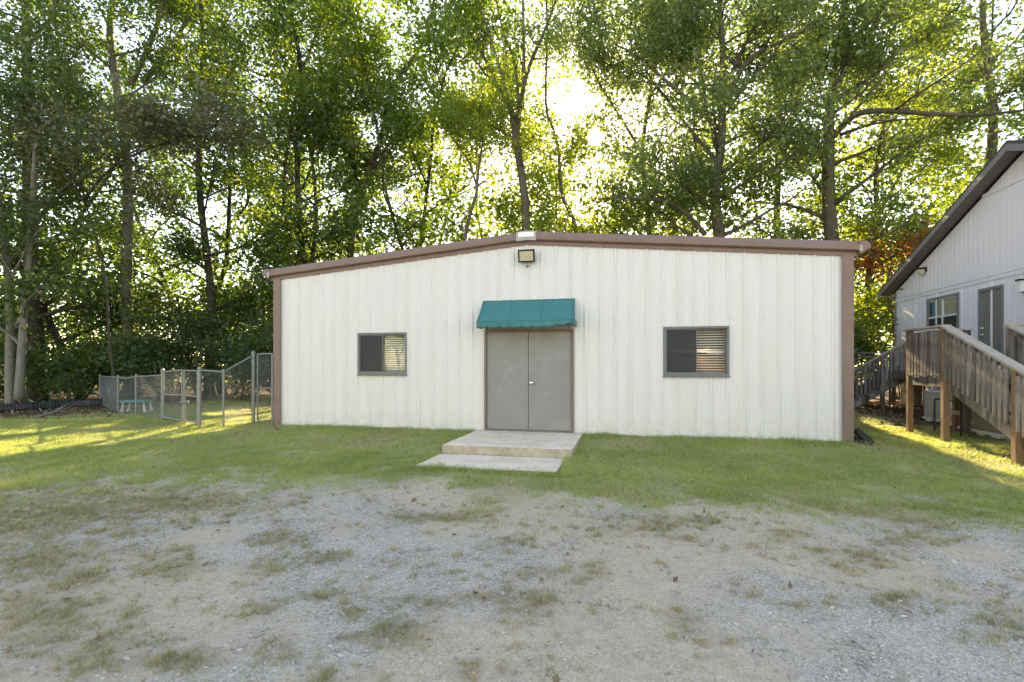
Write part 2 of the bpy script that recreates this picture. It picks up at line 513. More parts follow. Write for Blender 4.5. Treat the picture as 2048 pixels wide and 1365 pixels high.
def np_mesh(name, co, fc, attrs=None, smooth=False):
    me = bpy.data.meshes.new(name)
    k = fc.shape[1]
    me.vertices.add(len(co)); me.vertices.foreach_set("co", np.ascontiguousarray(co, dtype=np.float32).ravel())
    me.loops.add(fc.size); me.loops.foreach_set("vertex_index", np.ascontiguousarray(fc, dtype=np.int32).ravel())
    me.polygons.add(len(fc)); me.polygons.foreach_set("loop_start", np.arange(0, fc.size, k, dtype=np.int32))
    if smooth: me.polygons.foreach_set("use_smooth", np.ones(len(fc), bool))
    me.update(calc_edges=True)
    for nm, dom, arr in attrs or []:
        a = me.attributes.new(nm, 'FLOAT', dom)
        a.data.foreach_set("value", np.ascontiguousarray(arr, dtype=np.float32))
    return me


me = np_mesh("ground", co, fc, [("lawn", 'POINT', lawn), ("sparse", 'POINT', sp), ("litter", 'POINT', lit), ("gravel", 'POINT', grav), ("tan", 'POINT', tan)], True)


def ground_mat():
    m = bpy.data.materials.new('yard_ground')
    m.use_nodes = True
    n, l = m.node_tree.nodes, m.node_tree.links
    p = n["Principled BSDF"]; p.inputs["Roughness"].default_value = .95; p.inputs["Specular IOR Level"].default_value = .1
    tc = n.new("ShaderNodeTexCoord")

    def noise(s, d=6, r=.6):
        z = n.new("ShaderNodeTexNoise"); z.inputs["Scale"].default_value = s; z.inputs["Detail"].default_value = d; z.inputs["Roughness"].default_value = r
        l.new(tc.outputs["Object"], z.inputs["Vector"]); return z.outputs["Fac"]

    def ramp(f, *st):
        r = n.new("ShaderNodeValToRGB"); e = r.color_ramp.elements
        e[0].position, e[0].color = st[0][0], (*st[0][1], 1); e[1].position, e[1].color = st[-1][0], (*st[-1][1], 1)
        for q in st[1:-1]:
            k = e.new(q[0]); k.color = (*q[1], 1)
        l.new(f, r.inputs[0]); return r.outputs[0]

    def mix(f, a, b):
        x = n.new("ShaderNodeMix"); x.data_type = 'RGBA'
        l.new(f, x.inputs[0]); l.new(a, x.inputs[6]); l.new(b, x.inputs[7]); return x.outputs[2]

    def attr(nm):
        a = n.new("ShaderNodeAttribute"); a.attribute_name = nm; return a.outputs["Fac"]

    def math_(op, a, b):
        x = n.new("ShaderNodeMath"); x.operation = op; x.use_clamp = True
        for i, q in enumerate((a, b)):
            if isinstance(q, float): x.inputs[i].default_value = q
            else: l.new(q, x.inputs[i])
        return x.outputs[0]
    soil = ramp(noise(9, 9, .72), (.3, (.385, .295, .215)), (.5, (.505, .405, .312)), (.72, (.62, .52, .42)))
    vo = n.new("ShaderNodeTexVoronoi"); vo.inputs["Scale"].default_value = 85
    l.new(tc.outputs["Object"], vo.inputs["Vector"])
    sx = n.new("ShaderNodeSeparateColor"); l.new(vo.outputs["Color"], sx.inputs[0])
    grv = ramp(sx.outputs[0], (.0, (.278, .246, .228)), (.35, (.395, .352, .325)), (.7, (.485, .435, .40)), (1.0, (.63, .565, .51)))
    speck = ramp(sx.outputs[1], (.0, (.30, .235, .17)), (.55, (.48, .39, .30)), (1.0, (.61, .52, .42)))
    soil2 = mix(math_('MULTIPLY', noise(3, 4), .9), soil, speck)
    gm = math_('MULTIPLY', attr("gravel"), ramp(noise(22, 5), (.3, (.25,) * 3), (.6, (1,) * 3)))
    c = mix(gm, soil2, grv)
    under = ramp(noise(14, 7, .7), (.3, (.22, .21, .10)), (.55, (.34, .315, .16)), (.75, (.43, .355, .22)))
    c = mix(math_('MULTIPLY', attr("lawn"), .95), c, under)
    dry = ramp(noise(18, 6, .7), (.3, (.16, .14, .075)), (.7, (.27, .225, .14)))
    c = mix(math_('MULTIPLY', attr("sparse"), .75), c, dry)
    tanc = ramp(noise(10, 6, .7), (.3, (.20, .15, .085)), (.7, (.30, .22, .13)))
    c = mix(math_('MULTIPLY', attr("tan"), .7), c, tanc)
    lv = n.new("ShaderNodeTexVoronoi"); lv.inputs["Scale"].default_value = 16
    l.new(tc.outputs["Object"], lv.inputs["Vector"])
    ls = n.new("ShaderNodeSeparateColor"); l.new(lv.outputs["Color"], ls.inputs[0])
    litc = ramp(ls.outputs[0], (0, (.035, .025, .019)), (.5, (.08, .054, .038)), (1, (.15, .105, .072)))
    c = mix(attr("litter"), c, litc)
    l.new(c, p.inputs["Base Color"])
    bp = n.new("ShaderNodeBump"); bp.inputs["Strength"].default_value = .8; bp.inputs["Distance"].default_value = .012
    hv = math_('ADD', math_('MULTIPLY', vo.outputs["Distance"], .7), math_('MULTIPLY', noise(50, 6, .7), .7))
    l.new(hv, bp.inputs["Height"]); l.new(bp.outputs[0], p.inputs["Normal"])
    return m


me.materials.append(ground_mat())
ground = link("ground", me)
tag(ground, kind="structure")

# ------------------------------------------------------------------ the metal building
X0, X1, Y0 = -8.165, 4.025, 10.57
XC = (X0 + X1) / 2
DEPTH = 9.0
EAVE, RIDGE = 3.53, 4.06


def ztop(x):
    return RIDGE - (RIDGE - EAVE) * abs(x - XC) / (X1 - XC)


shed = thing("metal_building", (XC, Y0, 0), "low cream ribbed metal building with brown trim and grey double doors", "building")
WINS = [(-6.0, -4.8, 1.215, 2.165), (0.70, 1.92, 1.215, 2.195)]
DOOR = (-3.005, -1.085, 0.055, 2.19)
OPEN = [w for w in WINS] + [(DOOR[0], DOOR[1], -.1, DOOR[3])]


def profile(a, b):
    """ribbed sheet section between a and b: list of (u, proud)"""
    pts = {}
    k0 = int(math.floor((a - XC) / .3048)) - 1
    for k in range(k0, k0 + int((b - a) / .3048) + 4):
        c = XC + k * .3048
        for du, d in ((-.034, 0), (-.014, .022), (.014, .022), (.034, 0), (.085, 0), (.094, .004), (.108, .004), (.117, 0), (.188, 0), (.197, .004), (.211, .004), (.220, 0)):
            pts[round(c + du, 4)] = d
    u = sorted(pts)
    d = [pts[q] for q in u]
    br = [a, b, XC] + [e for o in OPEN for e in o[:2]]
    us = sorted(set([q for q in u if a < q < b] + [q for q in br if a <= q <= b]))
    return [(q, float(np.interp(q, u, d))) for q in us]


def front_panel(a, b):
    mb = MB()
    pr = profile(a, b)
    for (u, d), (w, e) in zip(pr, pr[1:]):
        mid = (u + w) / 2
        iv = [(-.06, None)]
        for oa, ob, za, zb in OPEN:
            if oa < mid < ob:
                iv = ([] if za <= 0 else [(-.06, za)]) + [(zb, None)]
        for lo, hi in iv:
            t0, t1 = (ztop(u), ztop(w)) if hi is None else (hi, hi)
            mb.poly([(u, Y0 - d, lo), (w, Y0 - e, lo), (w, Y0 - e, t1), (u, Y0 - d, t0)])
    return mb


ks = [X0] + [XC + k * .3048 + .017 for k in range(-18, 20, 3)] + [X1]
for a, b in zip(ks, ks[1:]):
    if b - a > .05:
        front_panel(a, b).build("wall_panel", M['wall'], shed)

for x in (X0, X1):
    mb = MB()
    for k in range(int(DEPTH / .3048)):
        y = Y0 + k * .3048
        s = -1 if x == X0 else 1
        for (a, da), (b, db) in zip([(0, 0), (.12, 0), (.14, .03), (.17, .03), (.19, 0)], [(.12, 0), (.14, .03), (.17, .03), (.19, 0), (.3048, 0)]):
            mb.poly([(x + s * da, y + a, -.4), (x + s * db, y + b, -.4), (x + s * db, y + b, EAVE), (x + s * da, y + a, EAVE)])
    mb.build("side_wall", M['wall_side'], shed)
MB().poly([(X0, Y0 + DEPTH, -.4), (X1, Y0 + DEPTH, -.4), (X1, Y0 + DEPTH, EAVE), (XC, Y0 + DEPTH, RIDGE), (X0, Y0 + DEPTH, EAVE)]).build("rear_wall", M['wall_side'], shed)
for sx in (-1, 1):
    xe = X1 + .12 if sx > 0 else X0 - .12
    MB().hexa([(XC, Y0 - .02, RIDGE + .03), (xe, Y0 - .02, EAVE + .02), (xe, Y0 + DEPTH + .1, EAVE + .02), (XC, Y0 + DEPTH + .1, RIDGE + .03),
               (XC, Y0 - .02, RIDGE + .10), (xe, Y0 - .02, EAVE + .09), (xe, Y0 + DEPTH + .1, EAVE + .09), (XC, Y0 + DEPTH + .1, RIDGE + .10)]).build("roof", M['roofmetal'], shed)

# rake trim: sculptured section swept along the gable
SEC = [(.0, -.085), (-.035, -.085), (-.035, -.005), (-.10, .0), (-.125, .02), (-.125, .095), (-.06, .185), (.06, .19), (.06, .17), (.0, .165)]
for sx in (-1, 1):
    mb = MB()
    xa, xb = (XC - .215 if sx < 0 else XC + .215), (X0 - .10 if sx < 0 else X1 + .10)

    def rz(x): return RIDGE - (RIDGE - EAVE) * abs(x - XC) / (X1 - XC)
    A = [(xa, Y0 - .002 + d, rz(xa) + h) for d, h in SEC]
    B = [(xb, Y0 - .002 + d, rz(xb) + h) for d, h in SEC]
    for i in range(len(SEC)):
        j = (i + 1) % len(SEC)
        mb.poly([A[i], B[i], B[j], A[j]] if sx < 0 else [A[j], B[j], B[i], A[i]])
    mb.poly(A); mb.poly(B)
    mb.build("rake_trim", M['brown'], shed)
    # eave gutter running back along the side wall, closed end showing
    mb = MB()
    g = [(0, -.02), (.03, -.06), (.115, .015), (.18, .04), (.18, .105), (.12, .175), (0, .18)]
    xe = xb
    C = [(xe + sx * d, Y0 - .12, rz(xb) + h) for d, h in g]
    D = [(x, Y0 + DEPTH, z) for x, y, z in C]
    for i in range(len(g)):
        j = (i + 1) % len(g)
        mb.poly([C[i], C[j], D[j], D[i]])
    mb.poly(C); mb.poly(D)
    mb.build("gutter", M['brown'], shed)
    # dark end cap strap
    MB().box((xe - .005 if sx > 0 else xe - .05, Y0 - .1285, rz(xb) - .01), (xe + .05 if sx > 0 else xe + .005, Y0 - .1265, rz(xb) + .10)).build("gutter_strap", M['beigeplate'], shed)
    # corner trim
    xt = X0 if sx < 0 else X1
    mb = MB()
    xin = xt - sx * .155
    mb.box((min(xin, xt + sx * .035), Y0 - .045, -.12), (max(xin, xt + sx * .035), Y0 - .036, EAVE - .08 + .03))
    mb.box((min(xt + sx * .035, xt + sx * .028), Y0 - .036, -.12), (max(xt + sx * .035, xt + sx * .028), Y0 + .15, EAVE - .055))
    mb.box((min(xin, xin + sx * .012), Y0 - .052, -.12), (max(xin, xin + sx * .012), Y0 - .0455, EAVE - .055))
    mb.build("corner_trim", M['brown'], shed)
# ridge cap box with white plate
mb = MB()
for sx in (-1, 1):
    xa, xb = XC, XC + sx * .213
    h0, h1 = RIDGE, RIDGE - .0185
    mb.hexa([(xa, Y0 - .137, h0 - .01), (xb, Y0 - .137, h1 - .01), (xb, Y0 + .06, h1 - .01), (xa, Y0 + .06, h0 - .01),
             (xa, Y0 - .137, h0 + .185), (xb, Y0 - .137, h1 + .18), (xb, Y0 + .06, h1 + .20), (xa, Y0 + .06, h0 + .225)] if sx > 0 else
            [(xb, Y0 - .137, h1 - .01), (xa, Y0 - .137, h0 - .01), (xa, Y0 + .06, h0 - .01), (xb, Y0 + .06, h1 - .01),
             (xb, Y0 - .137, h1 + .18), (xa, Y0 - .137, h0 + .185), (xa, Y0 + .06, h0 + .225), (xb, Y0 + .06, h1 + .20)])
cap = mb.build("ridge_cap", M['beigeplate'], shed)
MB().box((XC - .17, Y0 - .142, RIDGE + .055), (XC + .17, Y0 - .1375, RIDGE + .150)).build("white_cap_plate", M['white'], cap)
mb = MB()
for sx in (-1, 1):
    xa, xb = (XC - .215, XC) if sx < 0 else (XC, XC + .215)
    mb.hexa([(xa, Y0 - .037, rz(xa) - .085), (xb, Y0 - .037, rz(xb) - .085), (xb, Y0 - .001, rz(xb) - .085), (xa, Y0 - .001, rz(xa) - .085),
             (xa, Y0 - .037, rz(xa) - .012), (xb, Y0 - .037, rz(xb) - .012), (xb, Y0 - .001, rz(xb) - .012), (xa, Y0 - .001, rz(xa) - .012)])
mb.build("ridge_soffit_strip", M['brown'], cap)

# screws
mb = MB()
for k in range(-19, 20):
    xr = XC + k * .3048
    lap = (k % 3 == 0)
    zs = ([.09, .72, 1.24, 1.62, 1.98, 2.34, 2.82, 3.35] if lap else [.09])
    spots = [(xr + random.uniform(-.004, .004), -.024, z + random.uniform(-.03, .03)) for z in zs if random.random() < .75]
    if random.random() < .7: spots.append((xr + .055, -.002, 2.33 + random.uniform(-.01, .01)))
    if random.random() < .6: spots.append((xr - .055, -.002, .10))
    for x, d, z in spots:
        if z > ztop(x) - .12 or any(a - .03 < x < b + .03 and c - .03 < z < e + .05 for a, b, c, e in OPEN): continue
        r = .0055
        mb.lathe((x, Y0 + d + .002, z), (0, -1, 0), [(0, r * 1.3), (.003, r), (.006, r * .6)], 6)
for a, b, c, e in WINS:
    for q in (.2, .5, .8):
        mb.lathe((a + (b - a) * q, Y0 + .002, e + .16), (0, -1, 0), [(0, .009), (.004, .007), (.007, .004)], 6)
o = mb.build("screw", M['screw'], shed); o["kind"] = "stuff"

# concrete footing strip under the wall
MB().box((X0 + .05, Y0 - .07, -.3), (DOOR[0] - .18, Y0 + .3, -.045)).box((DOOR[1] + .25, Y0 - .07, -.3), (X1 - .02, Y0 + .3, -.045)).build("footing", M['concside'], shed)


# windows
def slider(parent, a, b, z0, z1, gl_left, gl_right, screen_left, tilt):
    w = MB()
    t, yf, yb = .045, Y0 - .045, Y0 + .07
    w.box((a, yf, z0), (b, yb, z0 + t + .012)).box((a, yf, z1 - t), (b, yb, z1)).box((a, yf, z0 + t + .012), (a + t, yb, z1 - t)).box((b - t, yf, z0 + t + .012), (b, yb, z1 - t))
    w.box((a - .02, yf - .012, z0 - .02), (b + .02, yf + .012, z0 + .0))
    fr = w.build("window", M['winframe'], parent, bevel=.004)
    m = (a + b) / 2
    zz0, zz1 = z0 + t + .012, z1 - t
    q = MB()
    for x0, x1, y in ((a + t, m + .02, Y0 - .018), (m - .018, b - t, Y0 + .018)):
        q.box((x0, y, zz0), (x1, y + .022, zz0 + .028)).box((x0, y, zz1 - .028), (x1, y + .022, zz1)).box((x0, y, zz0 + .028), (x0 + .028, y + .022, zz1 - .028)).box((x1 - .028, y, zz0 + .028), (x1, y + .022, zz1 - .028))
    q.build("sash", M['winframe'], fr)
    MB().box((a + t + .028, Y0 - .01, zz0 + .028), (m - .008, Y0 - .006, zz1 - .028)).build("pane", gl_left, fr)
    MB().box((m + .01, Y0 + .027, zz0 + .028), (b - t - .028, Y0 + .031, zz1 - .028)).build("pane", gl_right, fr)
    if screen_left:
        MB().box((a + t + .02, Y0 - .026, zz0 + .02), (m, Y0 - .0245, zz1 - .02)).build("insect_screen", M['screen'], fr)
    s = MB()
    z = zz0 + .02
    k = 0
    while z < zz1 - .02:
        tl = tilt
        s.hexa([(a + t, Y0 + .085, z - tl), (b - t, Y0 + .085, z - tl), (b - t, Y0 + .115, z + tl - .002), (a + t, Y0 + .115, z + tl - .002),
                (a + t, Y0 + .085, z - tl + .002), (b - t, Y0 + .085, z - tl + .002), (b - t, Y0 + .115, z + tl), (a + t, Y0 + .115, z + tl)])
        z += .050; k += 1
    s.build("blind", M['blind'], fr)
    MB().box((a, Y0 + .14, z0), (b, Y0 + .16, z1)).build("room_shade_sheet", M['dark'], fr)  # near-black sheet close behind the blind, standing in for the unlit room
    return fr


slider(shed, *WINS[0], M['glass'], M['glass'], True, .0175)
slider(shed, *WINS[1], M['glass_mirror'], M['glass_mirror'], True, .012)

# double doors
dx0, dx1, dz0, dz1 = DOOR
fr = MB()
fr.box((dx0, Y0 - .05, dz0 - .03), (dx0 + .05, Y0 + .1, dz1)).box((dx1 - .05, Y0 - .05, dz0 - .03), (dx1, Y0 + .1, dz1)).box((dx0 + .05, Y0 - .05, dz1 - .05), (dx1 - .05, Y0 + .1, dz1))
fr.build("door_frame", M['doorframe'], shed, bevel=.004)
MB().box((dx0 + .05, Y0 - .03, dz0 - .05), (dx1 - .05, Y0 + .09, dz0 + .008)).build("threshold", M['doorframe'], shed)
dm = (dx0 + dx1) / 2
for i, (a, b) in enumerate(((dx0 + .056, dm - .005), (dm + .005, dx1 - .056))):
    d = MB().box((a, Y0 - .012, dz0 + .012), (b, Y0 + .033, dz1 - .054)).build("door", M['doorgrey'], shed, bevel=.003)
    xh = a if i == 0 else b
    for z in (.32, 1.1, 1.88):
        MB().tube([(xh + (-.008 if i == 0 else .008), Y0 - .018, z), (xh + (-.008 if i == 0 else .008), Y0 - .018, z + .11)], .011, 8).build("hinge", M['doorframe'], d)
    if i == 0:
        MB().box((b - .030, Y0 - .0165, dz0 + .012), (b - .0005, Y0 - .0125, dz1 - .056)).build("astragal", M['doorgrey'], d)
        s = MB()
        for x, z, w in ((.30, 1.80, .10), (.12, 1.50, .04), (.28, 1.50, .16), (.46, 1.50, .04), (.15, .92, .05)):
            s.box((a + x, Y0 - .0135, z), (a + x + w, Y0 - .0125, z + .014))
        s.build("tape_residue", M['scuff'], d)["kind"] = "stuff"
    else:
        MB().lathe((a + .065, Y0 - .0125, 1.06), (0, -1, 0), [(0, .042), (.006, .042), (.010, .018), (.034, .017), (.042, .034), (.056, .040), (.070, .033), (.078, .010)], 18).build("knob", M['steel'], d, smooth=True)
        s = MB()
        s.box((a + .10, Y0 - .0135, 1.30), (a + .11, Y0 - .0125, 1.58)).box((a + .10, Y0 - .0137, 1.295), (a + .36, Y0 - .0127, 1.305))
        s.box((a + .30, Y0 - .0135, 1.42), (a + .46, Y0 - .0125, 1.43)).box((a + .30, Y0 - .0135, 1.75), (a + .48, Y0 - .0125, 1.757))
        s.build("tape_residue", M['scuff'], d)["kind"] = "stuff"

# ------------------------------------------------------------------ things fixed to or lying by the building
aw = thing("awning", (-2.05, Y0, 2.2), "teal fabric awning with scalloped valance above the grey double doors", "awning")
ax0, ax1, az1, az0, apr = -3.03, -1.06, 2.815, 2.325, .50
NX, NT = 28, 8


def aw_pt(s, t):
    x = ax0 + (ax1 - ax0) * s + (.035 * t * max(0, s - .8) / .2)
    sag = -.014 * math.sin(math.pi * t) * (0.8 + .2 * math.sin(s * 7)) + (0.012 * max(0, s - .7) / .3) * t
    return Vector((x, Y0 - .015 - apr * t, az1 + (az0 - az1) * t + sag))


mb = MB()
for i in range(NX):
    for j in range(NT):
        mb.poly([aw_pt(i / NX, j / NT), aw_pt(i / NX, (j + 1) / NT), aw_pt((i + 1) / NX, (j + 1) / NT), aw_pt((i + 1) / NX, j / NT)])
for s in (0, 1):
    for j in range(NT):
        p, q = aw_pt(s, j / NT), aw_pt(s, (j + 1) / NT)
        mb.poly([p, q, Vector((q.x, q.y, az0 - .0)), Vector((p.x, p.y, az0 - .0))])
canopy = mb.build("canopy", M['teal'], aw, smooth=True, weld=True)
so = canopy.modifiers.new("thick", 'SOLIDIFY'); so.thickness = .004
mb = MB()
N = 96
SC = 8.4


def val_pt(s, h):
    p = aw_pt(s, 1)
    ph = (s * SC) % 1
    dep = .082 + .056 * math.sqrt(max(0, 1 - (2 * ph - 1) ** 2))
    lift = .025 * max(0, (s - .7) / .3) ** 2
    return Vector((p.x, p.y - .008 + .006 * math.sin(s * 40) * h + .012 * math.sin(s * 7) * h, p.z - dep * h * (1 - .25 * max(0, (s - .7) / .3)) + lift * h))


for i in range(N):
    for j in range(4):
        mb.poly([val_pt(i / N, j / 4), val_pt(i / N, (j + 1) / 4), val_pt((i + 1) / N, (j + 1) / 4), val_pt((i + 1) / N, j / 4)])
for s in (0, 1):
    for i in range(16):
        def sp_(u, h):
            ph = (u * 2.1) % 1
            q = aw_pt(s, 1)
            return Vector((q.x + .004 * (s * 2 - 1), q.y + u * (apr - .02), q.z - .0 - h * (.085 + .045 * math.sqrt(max(0, 1 - (2 * ph - 1) ** 2)))))
        mb.poly([sp_(i / 16, 0), sp_(i / 16, 1), sp_((i + 1) / 16, 1), sp_((i + 1) / 16, 0)])
val = mb.build("valance", M['teal'], aw, smooth=True, weld=True)
so = val.modifiers.new("thick", 'SOLIDIFY'); so.thickness = .003
for s in (.02, .34, .67, .98):
    MB().tube([aw_pt(s, j / NT) + Vector((0, -.002, .004)) for j in range(NT + 1)], .0035, 5).build("seam", M['teal'], aw)
MB().tube([aw_pt(i / NX, 1) + Vector((0, -.006, .002)) for i in range(NX + 1)], .007, 6).build("hem", M['teal'], aw)
fr = MB()
a, b = aw_pt(0, 1), aw_pt(1, 1)
fr.tube([a + Vector((.02, .02, -.012)), b + Vector((-.02, .02, -.012))], .012, 8)
for s in (0, 1):
    p, q = aw_pt(s, 0), aw_pt(s, 1)
    dx = .02 if s == 0 else -.02
    fr.tube([p + Vector((dx, 0, -.02)), q + Vector((dx, .02, -.012))], .011, 8)
    fr.tube([(q.x + dx, Y0 - .02, q.z - .012), q + Vector((dx, .02, -.012))], .011, 8)
fr.build("awning_frame", M['galv'], aw)

fl = thing("floodlight", (XC, Y0, 3.45), "square black floodlight with beige lens under the metal roof peak", "floodlight")
c = on_y(1053, 512, Y0 - .14)
tl = R(18)


def flp(u, d, h):   # tilted head: u across, d forward, h up
    return (c.x + u, c.y - d * math.cos(tl) - h * math.sin(tl) * -1 * -1, c.z + h * math.cos(tl) - d * math.sin(tl))


def flbox(mb, u0, u1, d0, d1, h0, h1):
    mb.hexa([flp(u0, d1, h0), flp(u1, d1, h0), flp(u1, d0, h0), flp(u0, d0, h0), flp(u0, d1, h1), flp(u1, d1, h1), flp(u1, d0, h1), flp(u0, d0, h1)])
    return mb


hd = MB()
flbox(hd, -.165, .165, -.05, .02, -.115, .115)
for u0, u1, h0, h1 in ((-.175, .175, .10, .13), (-.175, .175, -.13, -.10), (-.175, -.145, -.10, .10), (.145, .175, -.10, .10)):
    flbox(hd, u0, u1, -.02, .035, h0, h1)
for k in range(7):
    flbox(hd, -.14 + k * .045, -.13 + k * .045, -.075, -.05, -.1, .1)
hd.build("lamp_head", M['black'], fl, bevel=.004)
flbox(MB(), -.145, .145, .02, .027, -.10, .10).build("lens", M['lens'], fl)
br = MB()
br.tube([(c.x, Y0, c.z - .2), (c.x, Y0 - .1, c.z - .19), flp(0, -.02, -.135)], .014, 8)
br.lathe((c.x, Y0 - .03, c.z - .2), (0, -1, 0), [(0, .03), (.02, .03), (.03, .02)], 14)
br.build("mounting_arm", M['galv'], fl)

for nm, lab, xs, ys, z0, z1 in (("concrete_step", "raised concrete landing slab at the foot of the grey double doors", (-3.17, -.90), (8.45, Y0 - .045), -.30, .045),
                                ("concrete_step", "lower concrete pad in the grass in front of the raised landing slab", (-3.21, -1.02), (7.35, 8.447), -.32, -.108)):
    nxx, nyy = 24, 12
    v = MB()
    top = {}
    for i in range(nxx + 1):
        for j in range(nyy + 1):
            e = .012 if i in (0, nxx) or j in (0, nyy) else 0
            x = xs[0] + (xs[1] - xs[0]) * i / nxx + (random.uniform(-.008, .008) if i in (0, nxx) else 0)
            y = ys[0] + (ys[1] - ys[0]) * j / nyy + (random.uniform(-.006, .006) if j == 0 else 0)
            top[i, j] = (x, y, z1 - e - random.uniform(0, .003))
    for i in range(nxx):
        for j in range(nyy):
            v.poly([top[i, j], top[i + 1, j], top[i + 1, j + 1], top[i, j + 1]], 0)
    ring = [(i, 0) for i in range(nxx)] + [(nxx, j) for j in range(nyy)] + [(i, nyy) for i in range(nxx, 0, -1)] + [(0, j) for j in range(nyy, 0, -1)]
    for k in range(len(ring)):
        p, q = top[ring[k]], top[ring[(k + 1) % len(ring)]]
        v.poly([(p[0], p[1], z0), (q[0], q[1], z0), q, p], 1)
    tag(v.build(nm, [M['conc'], M['concside']]), lab, "concrete step", "concrete steps at the double doors")

# black downspout boot at the corner
g0 = at_ground(1722, 884)
bt = thing("downspout_boot", (X1 + .1, Y0 - .1, float(G(X1, Y0))), "black plastic drain elbow lying on grass at the brown building corner", "drain pipe")
p0 = Vector((X1 + .13, Y0 + .12, .22)); p1 = Vector((X1 + .30, Y0 - .12, .0))
mb = MB()
prev = []
for i in range(15):
    t = i / 14
    prev.append(p0.lerp(p1, t))
mb.tube(prev, [.062 + (.006 if i % 2 else 0) for i in range(15)], 12)
mb.build("corrugated_elbow", M['black'], bt)
mb = MB()
mb.hexa([(X1 + .06, Y0 - .20, -.06), (X1 + .36, Y0 - .30, -.06), (X1 + .40, Y0 - .1, -.06), (X1 + .06, Y0 + .1, -.06),
         (X1 + .06, Y0 - .18, .06), (X1 + .34, Y0 - .28, -.03), (X1 + .38, Y0 - .1, -.03), (X1 + .06, Y0 + .1, .14)])
mb.build("splash_block", M['black'], bt)

# ------------------------------------------------------------------ the house beside it
XH, HY0, HY1 = 9.2, 8.35, 20.45
HR = 14.4
FLOOR = 1.27
house = thing("house", (XH, HR, 0), "raised lavender grey sided house with dark gable roof behind the wooden stairs", "house")
PITCH = .425
RZ = 6.72 - .02
OV = .42


def hz(y):      # underside of roof at the gable wall
    return RZ - .14 - PITCH * abs(y - HR)


HWIN = (on_x(1919, 600, XH).y, on_x(1855, 600, XH).y, 2.33, 3.50)
HDOOR = (on_x(2008, 600, XH).y, on_x(1958.5, 600, XH).y, FLOOR + .02, 3.46)
HOPEN = [HWIN, HDOOR]


def siding(a, b, z0, ztop_):
    mb = MB()
    us = [a]
    y = math.ceil(a / .203) * .203
    prof = {a: 0.0, b: 0.0}
    while y < b - .02:
        if y > a + .02:
            prof[y - .008] = 0.0; prof[y - .004] = .008; prof[y + .004] = .008; prof[y + .008] = 0.0
        y += .203
    for o in HOPEN:
        for e in o[:2]:
            if a < e < b: prof.setdefault(e, 0.0)
    if a < HR < b: prof[HR] = 0.0
    us = sorted(prof)
    for u, w in zip(us, us[1:]):
        mid = (u + w) / 2
        iv = [(z0, None)]
        for oa, ob, za, zb in HOPEN:
            if oa < mid < ob:
                iv2 = []
                for lo, hi in iv:
                    if za > lo: iv2.append((lo, za))
                    iv2.append((max(zb, lo), hi))
                iv = iv2
        for lo, hi in iv:
            t0, t1 = (ztop_(u), ztop_(w)) if hi is None else (hi, hi)
            if max(t0, t1) - lo < .01: continue
            mb.poly([(XH + prof[u], u, lo), (XH + prof[u], u, max(t0, lo)), (XH + prof[w], w, max(t1, lo)), (XH + prof[w], w, lo)])
    return mb


seams = [HY0 + k * 1.21 for k in range(11)]
BAND = 3.64
for a, b in zip(seams, seams[1:]):
    siding(a, b, 1.02, lambda y: BAND).build("siding_panel", M['siding'], house)
    siding(a, b, BAND, lambda y: min(hz(y), 5.9) if hz(y) > BAND else BAND).build("siding_panel", M['siding'], house)
    if abs((a + b) / 2 - HR) < 2.3:
        siding(a, b, 5.9, lambda y: max(hz(y), 5.9)).build("gable_panel", M['siding'], house)
for s in seams[1:-1]:
    MB().box((XH - .018, s - .03, 1.02), (XH - .001, s + .03, BAND - .02)).build("batten", M['siding'], house)
    if hz(s) > BAND + .3:
        MB().box((XH - .006, s - .012, BAND + .1), (XH - .001, s + .012, min(hz(s), 5.85) - .02)).build("batten", M['siding'], house)
MB().box((XH - .024, HY0, BAND - .02), (XH - .001, HY1, BAND + .09)).build("band_board", M['siding'], house)
MB().box((XH - .03, HY0, BAND + .09), (XH + .0, HY1, BAND + .098)).build("flashing", M['hgrey'], house)
MB().box((XH - .024, HR - 1.55, 5.86), (XH - .001, HR + 1.55, 5.95)).build("band_board", M['siding'], house)
for y in (HY0, HY1):
    MB().box((XH - .02, y - .05, 1.02), (XH + .08, y + .05, hz(y))).build("corner_board", M['hgrey'], house)
mb = MB()
for y in (HY0, HY1):
    mb.poly([(XH, y, 1.02), (XH + 14, y, 1.02), (XH + 14, y, hz(y)), (XH, y, hz(y))])
mb.poly([(XH + 14, HY0, 1.02), (XH + 14, HY1, 1.02), (XH + 14, HY1, hz(HY1)), (XH + 14, HR, hz(HR)), (XH + 14, HY0, hz(HY0))])
mb.build("outer_wall", M['siding'], house)
MB().box((XH + .01, HY0, .92), (XH + 14, HY1, 1.015)).build("floor_structure", M['dark'], house)
MB().box((XH - .015, HY0, .94), (XH + .008, HY1, 1.10)).build("skirt_board", M['siding'], house)
for k in range(8):
    y = HY0 + .4 + k * 1.6
    MB().box((XH + .15, y, -.4), (XH + .55, y + .4, .92)).build("foundation_pier", M['concside'], house)
MB().box((XH + 2.0, HY0, -.4), (XH + 2.2, HY1, .92)).build("crawlspace_shade_wall", M['dark'], house)  # added wall, its near-black colour standing in for the crawl space shade
